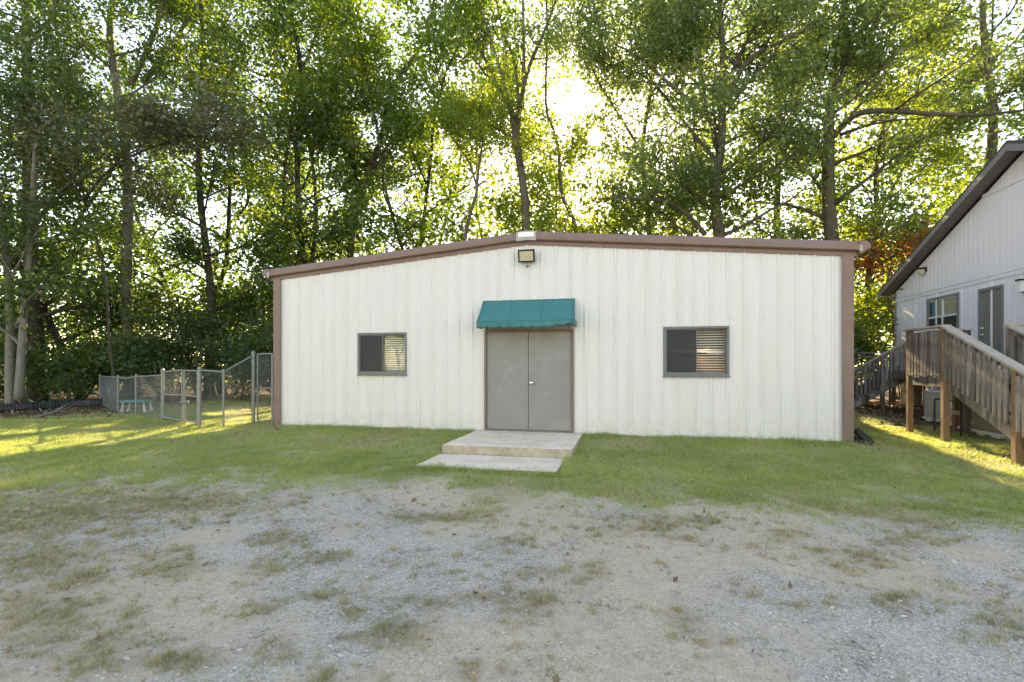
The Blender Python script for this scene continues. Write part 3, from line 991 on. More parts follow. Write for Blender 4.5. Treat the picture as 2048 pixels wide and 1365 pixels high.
# roof
for s in (-1, 1):
    ye = HY0 - .38 if s < 0 else HY1 + .38
    ze = RZ - PITCH * abs(ye - HR)
    xa, xb = XH - OV, XH + 14.4
    MB().hexa([(xa, HR, RZ), (xb, HR, RZ), (xb, ye, ze), (xa, ye, ze), (xa, HR, RZ + .07), (xb, HR, RZ + .07), (xb, ye, ze + .07), (xa, ye, ze + .07)]).build("roof", M['shingle'], house)
    MB().hexa([(xa + .024, HR, RZ - .05), (XH - .002, HR, RZ - .05), (XH - .002, ye, ze - .05), (xa + .024, ye, ze - .05), (xa + .024, HR, RZ - .003), (XH - .002, HR, RZ - .003), (XH - .002, ye, ze - .003), (xa + .024, ye, ze - .003)]).build("soffit", M['soffit'], house)
    MB().hexa([(xa - .003, HR, RZ - .17), (xa + .022, HR, RZ - .17), (xa + .022, ye, ze - .15), (xa - .003, ye, ze - .15), (xa - .003, HR, RZ - .002), (xa + .022, HR, RZ - .002), (xa + .022, ye, ze - .002), (xa - .003, ye, ze - .002)]).build("rake_board", M['hgrey'], house)
    MB().box((xa + .024, min(ye, HY0 if s < 0 else HY1) + (.0 if s < 0 else .051), ze - .16), (xa + .6, max(ye, HY0 if s < 0 else HY1) - (.051 if s < 0 else 0), ze - .13)).build("eave_return", M['soffit'], house)
# house window
a, b, z0, z1 = HWIN
t = .085
w = MB()
w.box((XH - .03, a - .0, z0 - .03), (XH + .04, b, z0 + .05)).box((XH - .03, a, z1 - t), (XH + .04, b, z1)).box((XH - .03, a, z0 + .05), (XH + .04, a + t, z1 - t)).box((XH - .03, b - t, z0 + .05), (XH + .04, b, z1 - t))
wn_ = w.build("window", M['hgrey'], house)
q = MB()
ym, zm = (a + b) / 2, (z0 + z1) / 2 - .02
q.box((XH - .012, ym - .03, z0 + .05), (XH + .03, ym + .03, z1 - t)).box((XH - .010, a + t, zm - .025), (XH + .028, ym - .03, zm + .025)).box((XH - .010, ym + .03, zm - .025), (XH + .028, b - t, zm + .025))
q.box((XH - .005, a + t, z1 - t - .03), (XH + .028, ym - .03, z1 - t)).box((XH - .005, ym + .03, z1 - t - .03), (XH + .028, b - t, z1 - t))
q.build("window_bars", M['muntin'], wn_)
for y0, y1 in ((a + t, ym - .03), (ym + .03, b - t)):
    for q0, q1, sc in ((z0 + .05, zm - .025, 1), (zm + .025, z1 - t - .03, 0)):
        MB().box((XH + .006, y0, q0), (XH + .010, y1, q1)).build("pane", M['glass'], wn_)
        if sc: MB().box((XH - .004, y0, q0), (XH - .002, y1, q1)).build("insect_screen", M['screen'], wn_)
s = MB()
z = z0 + .06
while z < z1 - .1:
    s.hexa([(XH + .045, a + .05, z + .014), (XH + .065, a + .05, z - .016), (XH + .065, b - .42, z - .016), (XH + .045, b - .42, z + .014),
            (XH + .045, a + .05, z + .016), (XH + .065, a + .05, z - .014), (XH + .065, b - .42, z - .014), (XH + .045, b - .42, z + .016)])
    z += .04
s.build("blind", M['blind'], wn_)
mb = MB()
for k in range(6):
    y = b - .38 + k * .05
    mb.box((XH + .06 + .015 * (k % 2), y, z0), (XH + .075 + .015 * (k % 2), y + .05, z1))
mb.build("curtain", M['curtain'], wn_)
MB().box((XH + .13, a - .05, z0 - .05), (XH + .15, b + .05, z1 + .05)).build("room_shade_sheet", M['dark'], wn_)  # dark sheet in place of the dim room beyond blind and curtain
# house door: six panel
a, b, z0, z1 = HDOOR
w = MB()
w.box((XH - .03, a, z0), (XH + .06, a + .07, z1 - .08)).box((XH - .03, b - .07, z0), (XH + .06, b, z1 - .08)).box((XH - .03, a, z1 - .08), (XH + .06, b, z1))
dr = w.build("door_frame", M['hgrey'], house)
dd = MB()
ya, yb, za, zb = a + .07, b - .07, z0, z1 - .08
dd.box((XH + .0075, ya, za), (XH + .05, yb, zb))
W, H = yb - ya, zb - za
cols = [(.0, .13), (.44, .56), (.87, 1.0)]
for c0, c1 in cols: dd.box((XH + .002, ya + W * c0, za), (XH + .0070, ya + W * c1, zb))
for r0, r1 in ((0, .12), (.40, .47), (.78, .83), (.95, 1)):
    for c0, c1 in ((.13, .44), (.56, .87)):
        dd.box((XH + .0025, ya + W * c0, za + H * r0), (XH + .0070, ya + W * c1, za + H * r1))
for r0, r1 in ((.12, .40), (.47, .78), (.83, .95)):
    for c0, c1 in ((.13, .44), (.56, .87)):
        dd.box((XH + .004, ya + W * c0 + .035, za + H * r0 + .035), (XH + .0070, ya + W * c1 - .035, za + H * r1 - .035))
dd.build("door", M['hdoor'], house)
kn = MB()
for z in (za + .95, za + 1.12):
    kn.lathe((XH + .002, yb - .07, z), (-1, 0, 0), [(0, .03), (.01, .03), (.02, .013), (.045, .026), (.06, .02), (.065, .005)], 12)
kn.build("door_knob", M['steel'], house, smooth=True)
# lamps on the house
hf = thing("floodlight", (XH, on_x(1843, 542, XH).y, 4.46), "small dark twin wall floodlight under the house eave", "floodlight")
p = on_x(1843, 543, XH - .12)
mb = MB().box((XH - .06, p.y - .07, p.z - .02), (XH - .001, p.y + .07, p.z + .12)).box((XH - .22, p.y - .08, p.z + .05), (XH - .06, p.y + .08, p.z + .11))
mb.build("lamp_housing", M['black'], hf)
MB().hexa([(XH - .21, p.y - .07, p.z - .07), (XH - .08, p.y - .07, p.z - .10), (XH - .08, p.y + .07, p.z - .10), (XH - .21, p.y + .07, p.z - .07),
           (XH - .21, p.y - .07, p.z + .049), (XH - .062, p.y - .07, p.z + .049), (XH - .062, p.y + .07, p.z + .049), (XH - .21, p.y + .07, p.z + .049)]).build("lens", M['lens'], hf)
sc_ = thing("wall_lantern", (XH, on_x(2047, 560, XH).y, 3.2), "small black topped wall lantern beside the grey house door", "wall lamp")
p = on_x(2050, 572, XH)
MB().box((XH - .16, p.y - .07, p.z + .12), (XH - .001, p.y + .07, p.z + .16)).box((XH - .03, p.y - .04, p.z - .16), (XH - .001, p.y + .04, p.z + .119)).build("lantern_body", M['black'], sc_)
MB().box((XH - .13, p.y - .055, p.z - .14), (XH - .031, p.y + .055, p.z + .118)).build("lantern_glass", M['muntin'], sc_)

# ------------------------------------------------------------------ wooden deck with two stairs
XD, YA, YB, XE = 5.80, 11.10, 12.32, 6.82
deck = thing("wooden_deck", (XD, YA, 0), "weathered grey wooden deck with two railed stairs before the house", "deck")
RAIL = FLOOR + .88


def part_beam(name, p0, p1, w, h, m):
    return MB().beam(p0, p1, w, h).build(name, m, deck)


def post(x, y, z1, w=.10, m='postwood', z0=None):
    z0 = float(G(x, y)) - .15 if z0 is None else z0
    return MB().box((x - w / 2, y - w / 2, z0), (x + w / 2, y + w / 2, z1)).build("post", M[m], deck, bevel=.006)


bal_cache = {}


def baluster(x, y, z0, z1, along):
    h = round(z1 - z0, 2)
    w = (.028, .076) if along == 'y' else (.076, .028)
    key = (h, along)
    if key not in bal_cache:
        mb = MB().box((-w[0] / 2, -w[1] / 2, 0), (w[0] / 2, w[1] / 2, h))
        me = bpy.data.meshes.new("baluster"); me.from_pydata(mb.v, [], mb.f); me.materials.append(M['deckwood'])
        bal_cache[key] = me
    link("baluster", bal_cache[key], deck, (x, y, z0), (random.uniform(-.008, .008), random.uniform(-.008, .008), random.uniform(-.03, .03)))


# main posts
post(XD, YA, RAIL); post(XD, YB, RAIL)
post(XE, YA, RAIL, m='deckwood'); post(XE, YB, RAIL, m='deckwood')
post(6.98, 12.97, FLOOR - .2); post(8.12, 16.0, FLOOR - .2, .15, 'siding')
# landing boards and deck boards
for k in range(9):
    y = YA - .02 + k * .142
    MB().box((XD - .06, y, FLOOR - .035), (XE, y + .136, FLOOR - .001)).build("deck_board", M['deckwood'], deck)
for k in range(14):
    y = YA - .02 + k * .142
    MB().box((XE + .004, y, FLOOR - .035), (XH - .03, y + .136, FLOOR)).build("deck_board", M['deckwood'], deck)
XW, YW = 8.0, 19.15
for k in range(42):
    y = YA - .02 + 14 * .142 + k * .142
    MB().box((XW, y, FLOOR - .035), (XH - .03, y + .136, FLOOR)).build("deck_board", M['deckwood'], deck)
# rim joists
part_beam("rim_joist", (XD - .02, YA + .05, FLOOR - .145), (XD - .02, YB - .05, FLOOR - .145), .04, .20, M['deckwood'])
part_beam("rim_joist", (XD, YB + .005, FLOOR - .145), (XE, YB + .005, FLOOR - .145), .04, .20, M['deckwood'])
part_beam("rim_joist", (XE, YA - .01, FLOOR - .145), (XH - .04, YA - .01, FLOOR - .145), .04, .20, M['deckwood'])
part_beam("rim_joist", (XW - .03, 13.1, FLOOR - .145), (XW - .03, YW, FLOOR - .145), .04, .20, M['deckwood'])
# landing rail on the -X side
n = 10
for k in range(n):
    y = YA + .10 + (YB - YA - .2) * k / (n - 1)
    baluster(XD - .045, y, FLOOR - .06 + random.uniform(-.03, .02), RAIL - .06, 'y')
part_beam("rail", (XD, YA + .05, RAIL - .10), (XD, YB - .05, RAIL - .10), .04, .09, M['deckwood'])
part_beam("rail_cap", (XD - .01, YA - .07, RAIL + .02), (XD - .01, YB + .12, RAIL + .02), .15, .036, M['capwood'])
# short rail across the back of the landing
for k in range(7):
    baluster(XD + .16 + k * .125, YB + .04, FLOOR - .06, RAIL - .06, 'x')
part_beam("rail", (XD + .05, YB, RAIL - .10), (XE - .05, YB, RAIL - .10), .04, .09, M['deckwood'])
part_beam("rail_cap", (XD + .09, YB, RAIL + .018), (XE + .08, YB, RAIL + .018), .14, .036, M['capwood'])
# front deck rail beyond the stair
for k in range(17):
    baluster(XE + .13 + k * .132, YA - .045, FLOOR - .08, RAIL - .06, 'x')
part_beam("rail", (XE + .05, YA, RAIL - .10), (XH - .05, YA, RAIL - .10), .04, .09, M['deckwood'])
part_beam("rail", (XE + .05, YA - .01, FLOOR + .12), (XH - .05, YA - .01, FLOOR + .12), .04, .09, M['deckwood'])
part_beam("rail_cap", (XE - .06, YA, RAIL + .02), (XH - .04, YA, RAIL + .02), .15, .036, M['capwood'])
# front stair, down towards the camera
SLOPE = .42
P2 = 9.29
YEND = YA - 3.25


def fz(y): return FLOOR - SLOPE * (YA - y)


post(XD, P2, fz(P2) + .86); post(XD, YEND + .2, fz(YEND + .2) + .86)
post(XE, P2, fz(P2) + .86, m='deckwood'); post(XE, YEND + .2, fz(YEND + .2) + .86, m='deckwood')
for x in (XD, XE):
    xo = x - .045 if x == XD else x + .045
    y = YA - .12
    while y > YEND + .3:
        if abs(y - P2) > .09:
            baluster(xo, y, fz(y) - .06 + random.uniform(-.03, .02), fz(y) + .80, 'y')
        y -= .128
    part_beam("rail", (x, YA - .05, fz(YA) + .78), (x, YEND + .1, fz(YEND + .1) + .78), .04, .09, M['deckwood'])
    part_beam("rail_cap", (x + .01, YA + .03, fz(YA) + .905), (x + .01, YEND, fz(YEND) + .89), .17, .036, M['capwood'])
    part_beam("stringer", (x + (.055 if x == XD else -.055), YA - .02, fz(YA) - .18), (x + (.055 if x == XD else -.055), YEND + .1, fz(YEND + .1) - .18), .04, .25, M['deckwood'])
ns = 8
for k in range(1, ns + 1):
    z = FLOOR - k * FLOOR / (ns + .5)
    y = YA - (FLOOR - z) / SLOPE
    MB().box((XD + .08, y, z - .04), (XE - .08, y + .40, z)).build("tread", M['deckwood'], deck)
# side stair, down towards the metal building
SL2 = .62
YS0, YS1 = 18.0, 19.1
XT = XW + .40


def sz(x): return FLOOR - SL2 * (XT - x)


XB2 = 6.45
for y in (YS0,):
    x = XT + .38
    while x > XB2:
        if abs(x - 7.75) > .06 and abs(x - XB2) > .05:
            baluster(x, y - .045, max(sz(x) - .06, .10) + random.uniform(-.03, .02), sz(x) + .82, 'x')
        x -= .118
    part_beam("rail", (XT + .42, y, sz(XT + .42) + .82), (XB2, y, sz(XB2) + .82), .04, .09, M['deckwood'])
    part_beam("rail_cap", (XT + .42, y, sz(XT + .42) + .90), (XB2 - .02, y, sz(XB2) + .90), .15, .036, M['capwood'])
for y in (YS0, YS1):
    part_beam("stringer", (XT + .3, y, sz(XT + .3) - .15), (XB2 - .1, y, sz(XB2 - .1) - .15), .04, .26, M['deckwood'])
    post(7.75, y + .04, sz(7.75) + (.82 if y == YS0 else -.1), .10, 'deckwood')
    post(XB2 + .02, y + .04, sz(XB2) + .86, .09, 'deckwood')
for k in range(1, 9):
    z = FLOOR - k * .17
    x = XT - (FLOOR - z) / SL2
    MB().box((x, YS0 + .025, z - .04), (x + .30, YS1 - .025, z)).build("tread", M['deckwood'], deck)
    MB().box((x + .03, YS0 + .03, z - .17), (x + .055, YS1 - .03, z - .042)).build("riser", M['deckwood'], deck)

# air conditioning cabinets and pipes under the deck
def ac(x, y0, y1, h, m, lab, sticker):
    z = float(G(x, (y0 + y1) / 2)) + .02
    t = thing("air_conditioner", (x, (y0 + y1) / 2, z), lab, "air conditioner", "air conditioning cabinets under the deck")
    mb = MB().box((x, y0, z + .1), (x + .9, y1, z + h))
    mb.box((x - .01, y0 - .01, z + h + .001), (x + .91, y1 + .01, z + h + .04))
    mb.build("cabinet", m, t, bevel=.01)
    w = (y1 - y0)
    MB().box((x - .012, y0 + w * .03, z + .14), (x - .001, y0 + w * .48, z + h - .05)).build("access_panel", m, t)
    MB().box((x - .012, y0 + w * .52, z + .14), (x - .001, y0 + w * .97, z + h - .05)).build("access_panel", m, t)
    mb = MB()
    for k in range(5):
        mb.box((x - .03, y0 - .03 + w * .205 * k, z), (x + .93, y0 + w * .205 * k + w * .1, z + .095))
    mb.box((x - .02, y0 - .03, z + .05), (x + .92, y1 + .03, z + .094))
    mb.build("base_rail", M['whiteplastic'], t)
    if sticker:
        MB().box((x - .016, y0 + w * .1, z + h * .55), (x - .0125, y0 + w * .3, z + h * .9)).build("sticker", M['paper'], t)
    else:
        MB().box((x - .016, y0 + w * .15, z + .2), (x - .0125, y0 + w * .25, z + .28)).box((x - .016, y0 + w * .75, z + .2), (x - .0125, y0 + w * .86, z + .28)).build("sticker", M['pvc'], t)


ac(7.35, 13.35, 14.95, .72, M['acgrey'], "grey air conditioner cabinet with a white sticker behind the deck posts", True)
ac(6.98, 10.75, 12.85, .98, M['acbeige'], "beige air conditioner cabinet under the deck stair", False)
pp = thing("gas_pipe", (6.6, 13.1, 0), "thin dark upright gas pipe bent over beneath the deck", "pipe")
q = at_ground(1869, 866)
MB().tube([q, q + Vector((0, 0, .68)), q + Vector((.02, -.02, .72)), q + Vector((.10, -.6, .72)), q + Vector((.12, -.66, .70)), q + Vector((.12, -.66, -.02))], .02, 8).build("pipe_run", M['black'], pp)
pv = thing("vent_pipe", (6.8, 12.9, 0), "short tan plastic pipe elbow poking out under the deck", "pipe")
q = on_y(1902, 826, 12.6)
MB().tube([(q.x, q.y, q.z), (q.x + .28, q.y + .02, q.z), (q.x + .31, q.y + .02, q.z - .02), (q.x + .31, q.y + .02, -.1)], .05, 12).build("pipe_elbow", M['pvc'], pv)

# ------------------------------------------------------------------ chain link fences
def chain_mesh(parent, segs, name="wire_mesh", m=None, sp=.074, r=.0027):
    """diamond wire between upright quads given as (foot0, foot1, top0, top1)"""
    mb = MB()
    for f0, f1, t0, t1 in segs:
        L = (Vector(f1) - Vector(f0)).length
        H0 = ((Vector(t0) - Vector(f0)).length + (Vector(t1) - Vector(f1)).length) / 2
        S = lambda u, v: (Vector(f0).lerp(Vector(f1), u).lerp(Vector(t0).lerp(Vector(t1), u), v))
        k = -H0
        while k < L:
            for sgn in (1, -1):
                # line x = k + v*H0 going up
                va, vb = max(0, -k / H0), min(1, (L - k) / H0)
                if vb - va > .01:
                    ua, ub = (k + va * H0) / L, (k + vb * H0) / L
                    if sgn < 0: ua, ub = 1 - ua, 1 - ub
                    pa, pb = S(ua, va), S(ub, vb)
                    mb.tube([pa, pb], r, 3, caps=False)
            k += sp
    o = mb.build(name, m or M['wire'], parent)
    return o


def pole(parent, p, top, r, name="post", cap=True):
    mb = MB()
    mb.tube([(p.x, p.y, p.z - .1), (p.x, p.y, top)], r, 10)
    if cap: mb.lathe((p.x, p.y, top), (0, 0, 1), [(0, r * 1.25), (r * .6, r * 1.25), (r * 1.5, r * .8), (r * 1.9, r * .2)], 10)
    return mb.build(name, M['galv'], parent, smooth=False)


def ztop_px(p, py):
    d = -SY * p.x + CY * p.y
    return EYE + (HOR - py) * d / F_PX


FP = {}
for key, px, pb, pt in (("a", 507, 847, 708), ("b", 447, 855, 742), ("c", 399, 856, 739), ("d", 367, 850, 738), ("e", 325, 842, 742), ("f", 272, 831, 752), ("g", 236, 826, 753), ("h", 200, 812, 752)):
    p = at_ground(px, pb)
    FP[key] = (p, ztop_px(p, pt))
fence = thing("chain_link_fence", FP["c"][0], "galvanised chain link fence with top rail sloping up to the metal building", "fence")
for key, r in (("a", .042), ("b", .024), ("c", .038), ("e", .036), ("f", .026), ("g", .026), ("h", .03)):
    p, zt = FP[key]
    pole(fence, p, zt, r)


def top(key, dz=0): return Vector((FP[key][0].x, FP[key][0].y, FP[key][1] + dz))


def foot(key, dz=.03): return FP[key][0] + Vector((0, 0, dz))


mb = MB(); mb.tube([top("c", -.02), top("b", -.03), top("b", -.03).lerp(top("a", -.04), .5), top("a", -.04)], .021, 8); mb.build("top_rail", M['galv'], fence)
mb = MB(); mb.tube([top("e", -.12), top("f", -.03)], .019, 8); mb.build("top_rail", M['galv'], fence)
mb = MB(); mb.tube([top("f", -.03), top("g", -.03).lerp(top("f", -.03), .5) - Vector((0, 0, .05)), top("g", -.03)], .019, 8); mb.build("top_rail", M['galv'], fence)
mb = MB(); mb.tube([top("g", -.03), top("h", -.03)], .019, 8); mb.build("top_rail", M['galv'], fence)
chain_mesh(fence, [(foot("c"), foot("b"), top("c", .02), top("b", .02)), (foot("b"), foot("a"), top("b", .02), top("a", .02))])
chain_mesh(fence, [(foot("e"), foot("f"), top("e", -.10), top("f")), (foot("f"), foot("g"), top("f"), top("g")), (foot("g"), foot("h"), top("g"), top("h"))])
# walk gate beside the building
gr = Vector((X0 - .06, Y0 - .05, float(G(X0, Y0))))
gl = FP["a"][0] + Vector((.10, .02, 0))
zt = FP["a"][1] - .01


def gate(label, l, r, z0l, z0r, zt_l, zt_r, mid):
    t = thing("chain_link_gate", l, label, "gate", "chain link gates in the side fence")
    A, B, C, D = Vector((l.x, l.y, z0l)), Vector((r.x, r.y, z0r)), Vector((r.x, r.y, zt_r)), Vector((l.x, l.y, zt_l))
    mb = MB()
    mb.tube([A, D], .022, 8).tube([B, C], .022, 8).tube([D, C], .019, 8).tube([A, B], .019, 8)
    mb.build("gate_frame", M['galv'], t)
    MB().tube([A.lerp(D, mid), B.lerp(C, mid)], .017, 8).build("cross_rail", M['galv'], t)
    chain_mesh(t, [(A, B, D, C)])
    return t


gate("tall narrow chain link gate between the tall post and the building corner", gl, gr, gl.z + .06, gr.z + .04, zt, zt, .50)
d_, e_, c_ = FP["d"][0], FP["e"][0], FP["c"][0]
gate("chain link gate leaf hung on the post with the single thin pole farther along", c_.lerp(d_, .10), d_.lerp(c_, .06), c_.z + .12, d_.z + .10, FP["c"][1] - .04, FP["d"][1] - .04, .50)
g2 = gate("far chain link gate leaf closing against its rusty twin", d_.lerp(e_, .05), e_.lerp(d_, .06), d_.z + .10, e_.z + .10, FP["d"][1] - .03, FP["e"][1] - .03, .50)
lk = MB().tube([d_ + Vector((-.05, -.05, .55)), d_ + Vector((.12, .03, .57))], .03, 8).build("latch", M['galv'], g2)
# back fence behind the building corner and the one by the house
bf = thing("chain_link_fence", at_ground(487, 800), "low chain link fence in the shade far behind the gates", "fence")
bp_ = [at_ground(px, py) for px, py in ((270, 796), (345, 797), (420, 798), (487, 800), (560, 801))]
for p in bp_: pole(bf, p, p.z + 1.2, .03)
mb = MB(); mb.tube([p + Vector((0, 0, 1.18)) for p in bp_], .02, 8); mb.build("top_rail", M['galv'], bf)
chain_mesh(bf, [(a, b, a + Vector((0, 0, 1.2)), b + Vector((0, 0, 1.2))) for a, b in zip(bp_, bp_[1:])], sp=.12)
rf = thing("chain_link_fence", (5.5, 18, 0), "short chain link fence seen in the gap between the building and the house", "fence")
bp_ = [Vector((x, y, float(G(x, y)))) for x, y in ((4.2, 17.6), (6.2, 18.2), (8.2, 18.6), (9.3, 18.9))]
bp_.insert(1, Vector((6.05, 18.15, float(G(6.05, 18.15)))))
for p in bp_: pole(rf, p, EYE + .42, .03)
mb = MB(); mb.tube([Vector((p.x, p.y, EYE + .38)) for p in bp_], .02, 8).tube([Vector((p.x, p.y, EYE + .26)) for p in bp_], .008, 6); mb.build("top_rail", M['galv'], rf)
chain_mesh(rf, [(a, b, Vector((a.x, a.y, EYE + .4)), Vector((b.x, b.y, EYE + .4))) for a, b in zip(bp_, bp_[1:]) if (b - a).length > .3], sp=.11)

# play table behind the fence
tp = at_ground(262, 826)
d0 = -SY * tp.x + CY * tp.y
tb = thing("play_table", tp, "small teal topped play table with white feet behind the chain link fence", "table")
ux = Vector((CY, SY, 0)); uy = Vector((-SY, CY, 0))
k = d0 / F_PX
wd, ht = 52 * k, 24 * k
def tq(u, v, z): return tp + ux * u + uy * v + Vector((0, 0, z))
MB().hexa([tq(-wd / 2, .0, ht - .05), tq(wd / 2, .0, ht - .05), tq(wd / 2, .5, ht - .05), tq(-wd / 2, .5, ht - .05), tq(-wd / 2, 0, ht), tq(wd / 2, 0, ht), tq(wd / 2, .5, ht), tq(-wd / 2, .5, ht)]).build("table_top", M['tealplastic'], tb, bevel=.01)
MB().tube([tq(-wd * .4, .12, ht * .5), tq(wd * .4, .12, ht * .5)], .02, 8).build("cross_bar", M['pinkplastic'], tb)
for s in (-1, 1):
    for v in (.1, .4):
        MB().tube([tq(s * wd * .40, v, ht - .05), tq(s * wd * .42, v, ht * .4), tq(s * wd * .46, v, 0)], [.025, .035, .06], 8).build("leg", M['whiteplastic'], tb)

# black corrugated pipe along the wood edge
pts = [at_ground(px, py) for px, py in ((-160, 828), (-60, 827), (0, 826), (60, 822), (120, 818), (180, 815), (235, 812))]
rad = .16
path = []
for a, b in zip(pts, pts[1:]):
    for i in range(34):
        path.append(a.lerp(b, i / 34) + Vector((0, 0, rad * .8)))
mb = MB().tube(path, [rad + (.012 if (i // 2) % 2 else 0) for i in range(len(path))], 10)
o = mb.build("drain_pipe", M['corr'], None, smooth=False)
tag(o, "long black corrugated drain pipe lying along the edge of the wood", "pipe")
# fallen branches over the pipe
fb = [((58, 800), (84, 824), .035), ((40, 812), (150, 801), .03), ((88, 815), (128, 796), .022), ((60, 838), (140, 822), .04), ((100, 822), (160, 820), .03)]
for i, ((ax, ay), (bx, by), r) in enumerate(fb):
    a, b = at_ground(ax, max(ay, 812)), at_ground(bx, max(by, 812))
    a.z = float(ztop_px(a, ay)); b.z = float(ztop_px(b, by))
    mid = a.lerp(b, .5) + Vector((.03, .02, .06))
    mb = MB().tube([a, mid, b], [r, r * .8, r * .45], 6)
    mb.tube([mid, mid + (b - a) * .3 + Vector((.05, .1, .22))], [r * .6, r * .2], 5)
    lab = ["grey stick propped against the black drain pipe", "long thin branch lying along the top of the black pipe", "short twiggy branch rising behind the black pipe",
           "pale branch lying in the brown leaves before the pipe", "broken bough half buried in the leaf bank by the fence"][i]
    tag(mb.build("fallen_branch", M['deadwood'] if i in (0, 3) else M['bark']), lab, "branch", "fallen branches by the drain pipe")

# ------------------------------------------------------------------ trees
SUNV = np.array(SUN)
LEAF_K = 1.09
HOLE = {'dark_leaf': .34, 'maple_leaf': .43, 'oak_leaf': .455, 'yellow_green_leaf': .44, 'dull_grey_green_leaf': .40}
LIT = [  # ground areas that the low sun reaches, as outlines on the ground seen in the photograph
    [(-60, 886), (120, 868), (300, 858), (470, 836), (560, 822), (560, 836), (470, 858), (360, 874), (150, 892), (0, 912), (-60, 918)],
    [(-40, 862), (90, 855), (250, 846), (250, 851), (90, 864), (-40, 874)],
    [(400, 828), (560, 812), (560, 820), (420, 838)],
    [(1712, 832), (1770, 842), (1850, 868), (1950, 898), (2060, 915), (2120, 960), (2060, 962), (1960, 934), (1870, 902), (1790, 872), (1730, 850)],
]
LITW = [[(p.x, p.y) for p in (at_ground(*q) for q in poly)] for poly in LIT]
HOUSE_LIT = [(8.6, 13.2, 15.6)]


def inside(x, y, poly):
    c = np.zeros(len(x), bool)
    n = len(poly)
    for i in range(n):
        x0, y0 = poly[i]; x1, y1 = poly[(i + 1) % n]
        cr = ((y0 > y) != (y1 > y)) & (x < (x1 - x0) * (y - y0) / (y1 - y0 + 1e-9) + x0)
        c ^= cr
    return c


def sun_gap(P):
    """True for leaves that stand in the way of the sun shafts"""
    t = P[:, 2] / SUNV[2]
    gx_, gy_ = P[:, 0] - SUNV[0] * t, P[:, 1] - SUNV[1] * t
    bad = np.zeros(len(P), bool)
    # low sun raking through to the trees just behind the building
    dy = P[:, 1] - 24.2
    hx, hz2 = P[:, 0] - SUNV[0] * dy / SUNV[1], P[:, 2] - SUNV[2] * dy / SUNV[1]
    win = (vnoise(hx, hz2, 1.8, 123) > .5) & (hx > -9) & (hx < 16) & (hz2 > 4) & (hz2 < 13)
    win |= (hx > 4.6) & (hx < 10) & (hz2 > 0) & (hz2 < 9)
    bad |= (dy > 2.2) & win & (rng.random(len(P)) < np.where((hx > 4.6) & (hz2 < 9), .96, np.where(hx > 4.6, .5, .47)))
    for poly in LITW: bad |= inside(gx_, gy_, poly)
    # shafts on the house wall by the door (height of the ray where it meets x = XH)
    tx = (XH - P[:, 0]) / -SUNV[0]
    hy, hz_ = P[:, 1] - SUNV[1] * tx, P[:, 2] - SUNV[2] * tx
    ok = (P[:, 0] < XH) & (tx > 0)
    bad |= ok & (hy > 14.3) & (hy < 15.9) & (hz_ > 1.2) & (hz_ < 3.3 - .5 * np.abs(hy - 14.9))
    # the sun itself, seen through a hole in the leaves
    d = P - np.array([0, 0, EYE])
    dn = d / np.linalg.norm(d, axis=1)[:, None]
    ang = np.degrees(np.arccos(np.clip(dn @ SUNV, -1, 1)))
    bad |= ang < .55 + .5 * vnoise(P[:, 0] + P[:, 1], P[:, 2], .4, 140)
    return bad & (rng.random(len(P)) < .985)


def leaf_mesh(name, C, size, mat_, var=.35, flat=.55, nrm=None):
    n = len(C)
    a = rng.normal(size=(n, 3)); a[:, 2] *= .6; a[:, 2] -= .35
    a /= np.linalg.norm(a, axis=1)[:, None]
    u = rng.normal(size=(n, 3)); u[:, 2] = np.abs(u[:, 2]) + flat
    u -= a * np.sum(u * a, 1)[:, None]
    u /= np.linalg.norm(u, axis=1)[:, None]
    b = np.cross(a, u)
    L = size * (1 + var * rng.normal(size=n)).clip(.45, 1.8)
    W = L * rng.uniform(.45, .7, n)
    f = L * rng.uniform(.03, .16, n)
    V = np.empty((n, 4, 3), np.float32)
    V[:, 0] = C - a * (L * .5)[:, None]
    V[:, 1] = C + b * (W * .5)[:, None] + u * f[:, None] - a * (L * .06)[:, None]
    V[:, 2] = C + a * (L * .5)[:, None]
    V[:, 3] = C - b * (W * .5)[:, None] + u * f[:, None] - a * (L * .06)[:, None]
    fc = np.arange(n * 4).reshape(n, 4)
    cl = vnoise(C[:, 0] + C[:, 2] * .7, C[:, 1] + C[:, 2] * .9, 1.3, 77)
    v = np.clip(.55 * cl + .45 * rng.random(n), 0, 1)
    me = np_mesh(name, V.reshape(-1, 3), fc, [("v", 'FACE', v)])
    me.materials.append(mat_)
    return me


def bend(p0, d, L, n, wob, up, r):
    pts = [Vector(p0)]
    d = Vector(d).normalized()
    for i in range(n):
        d = (d + Vector((r.normal() * wob, r.normal() * wob, r.normal() * wob * .6 + up / n))).normalized()
        pts.append(pts[-1] + d * (L / n))
    return pts


def along(pts, t):
    k = t * (len(pts) - 1); i = min(int(k), len(pts) - 2)
    return pts[i].lerp(pts[i + 1], k - i), (pts[i + 1] - pts[i]).normalized(), k


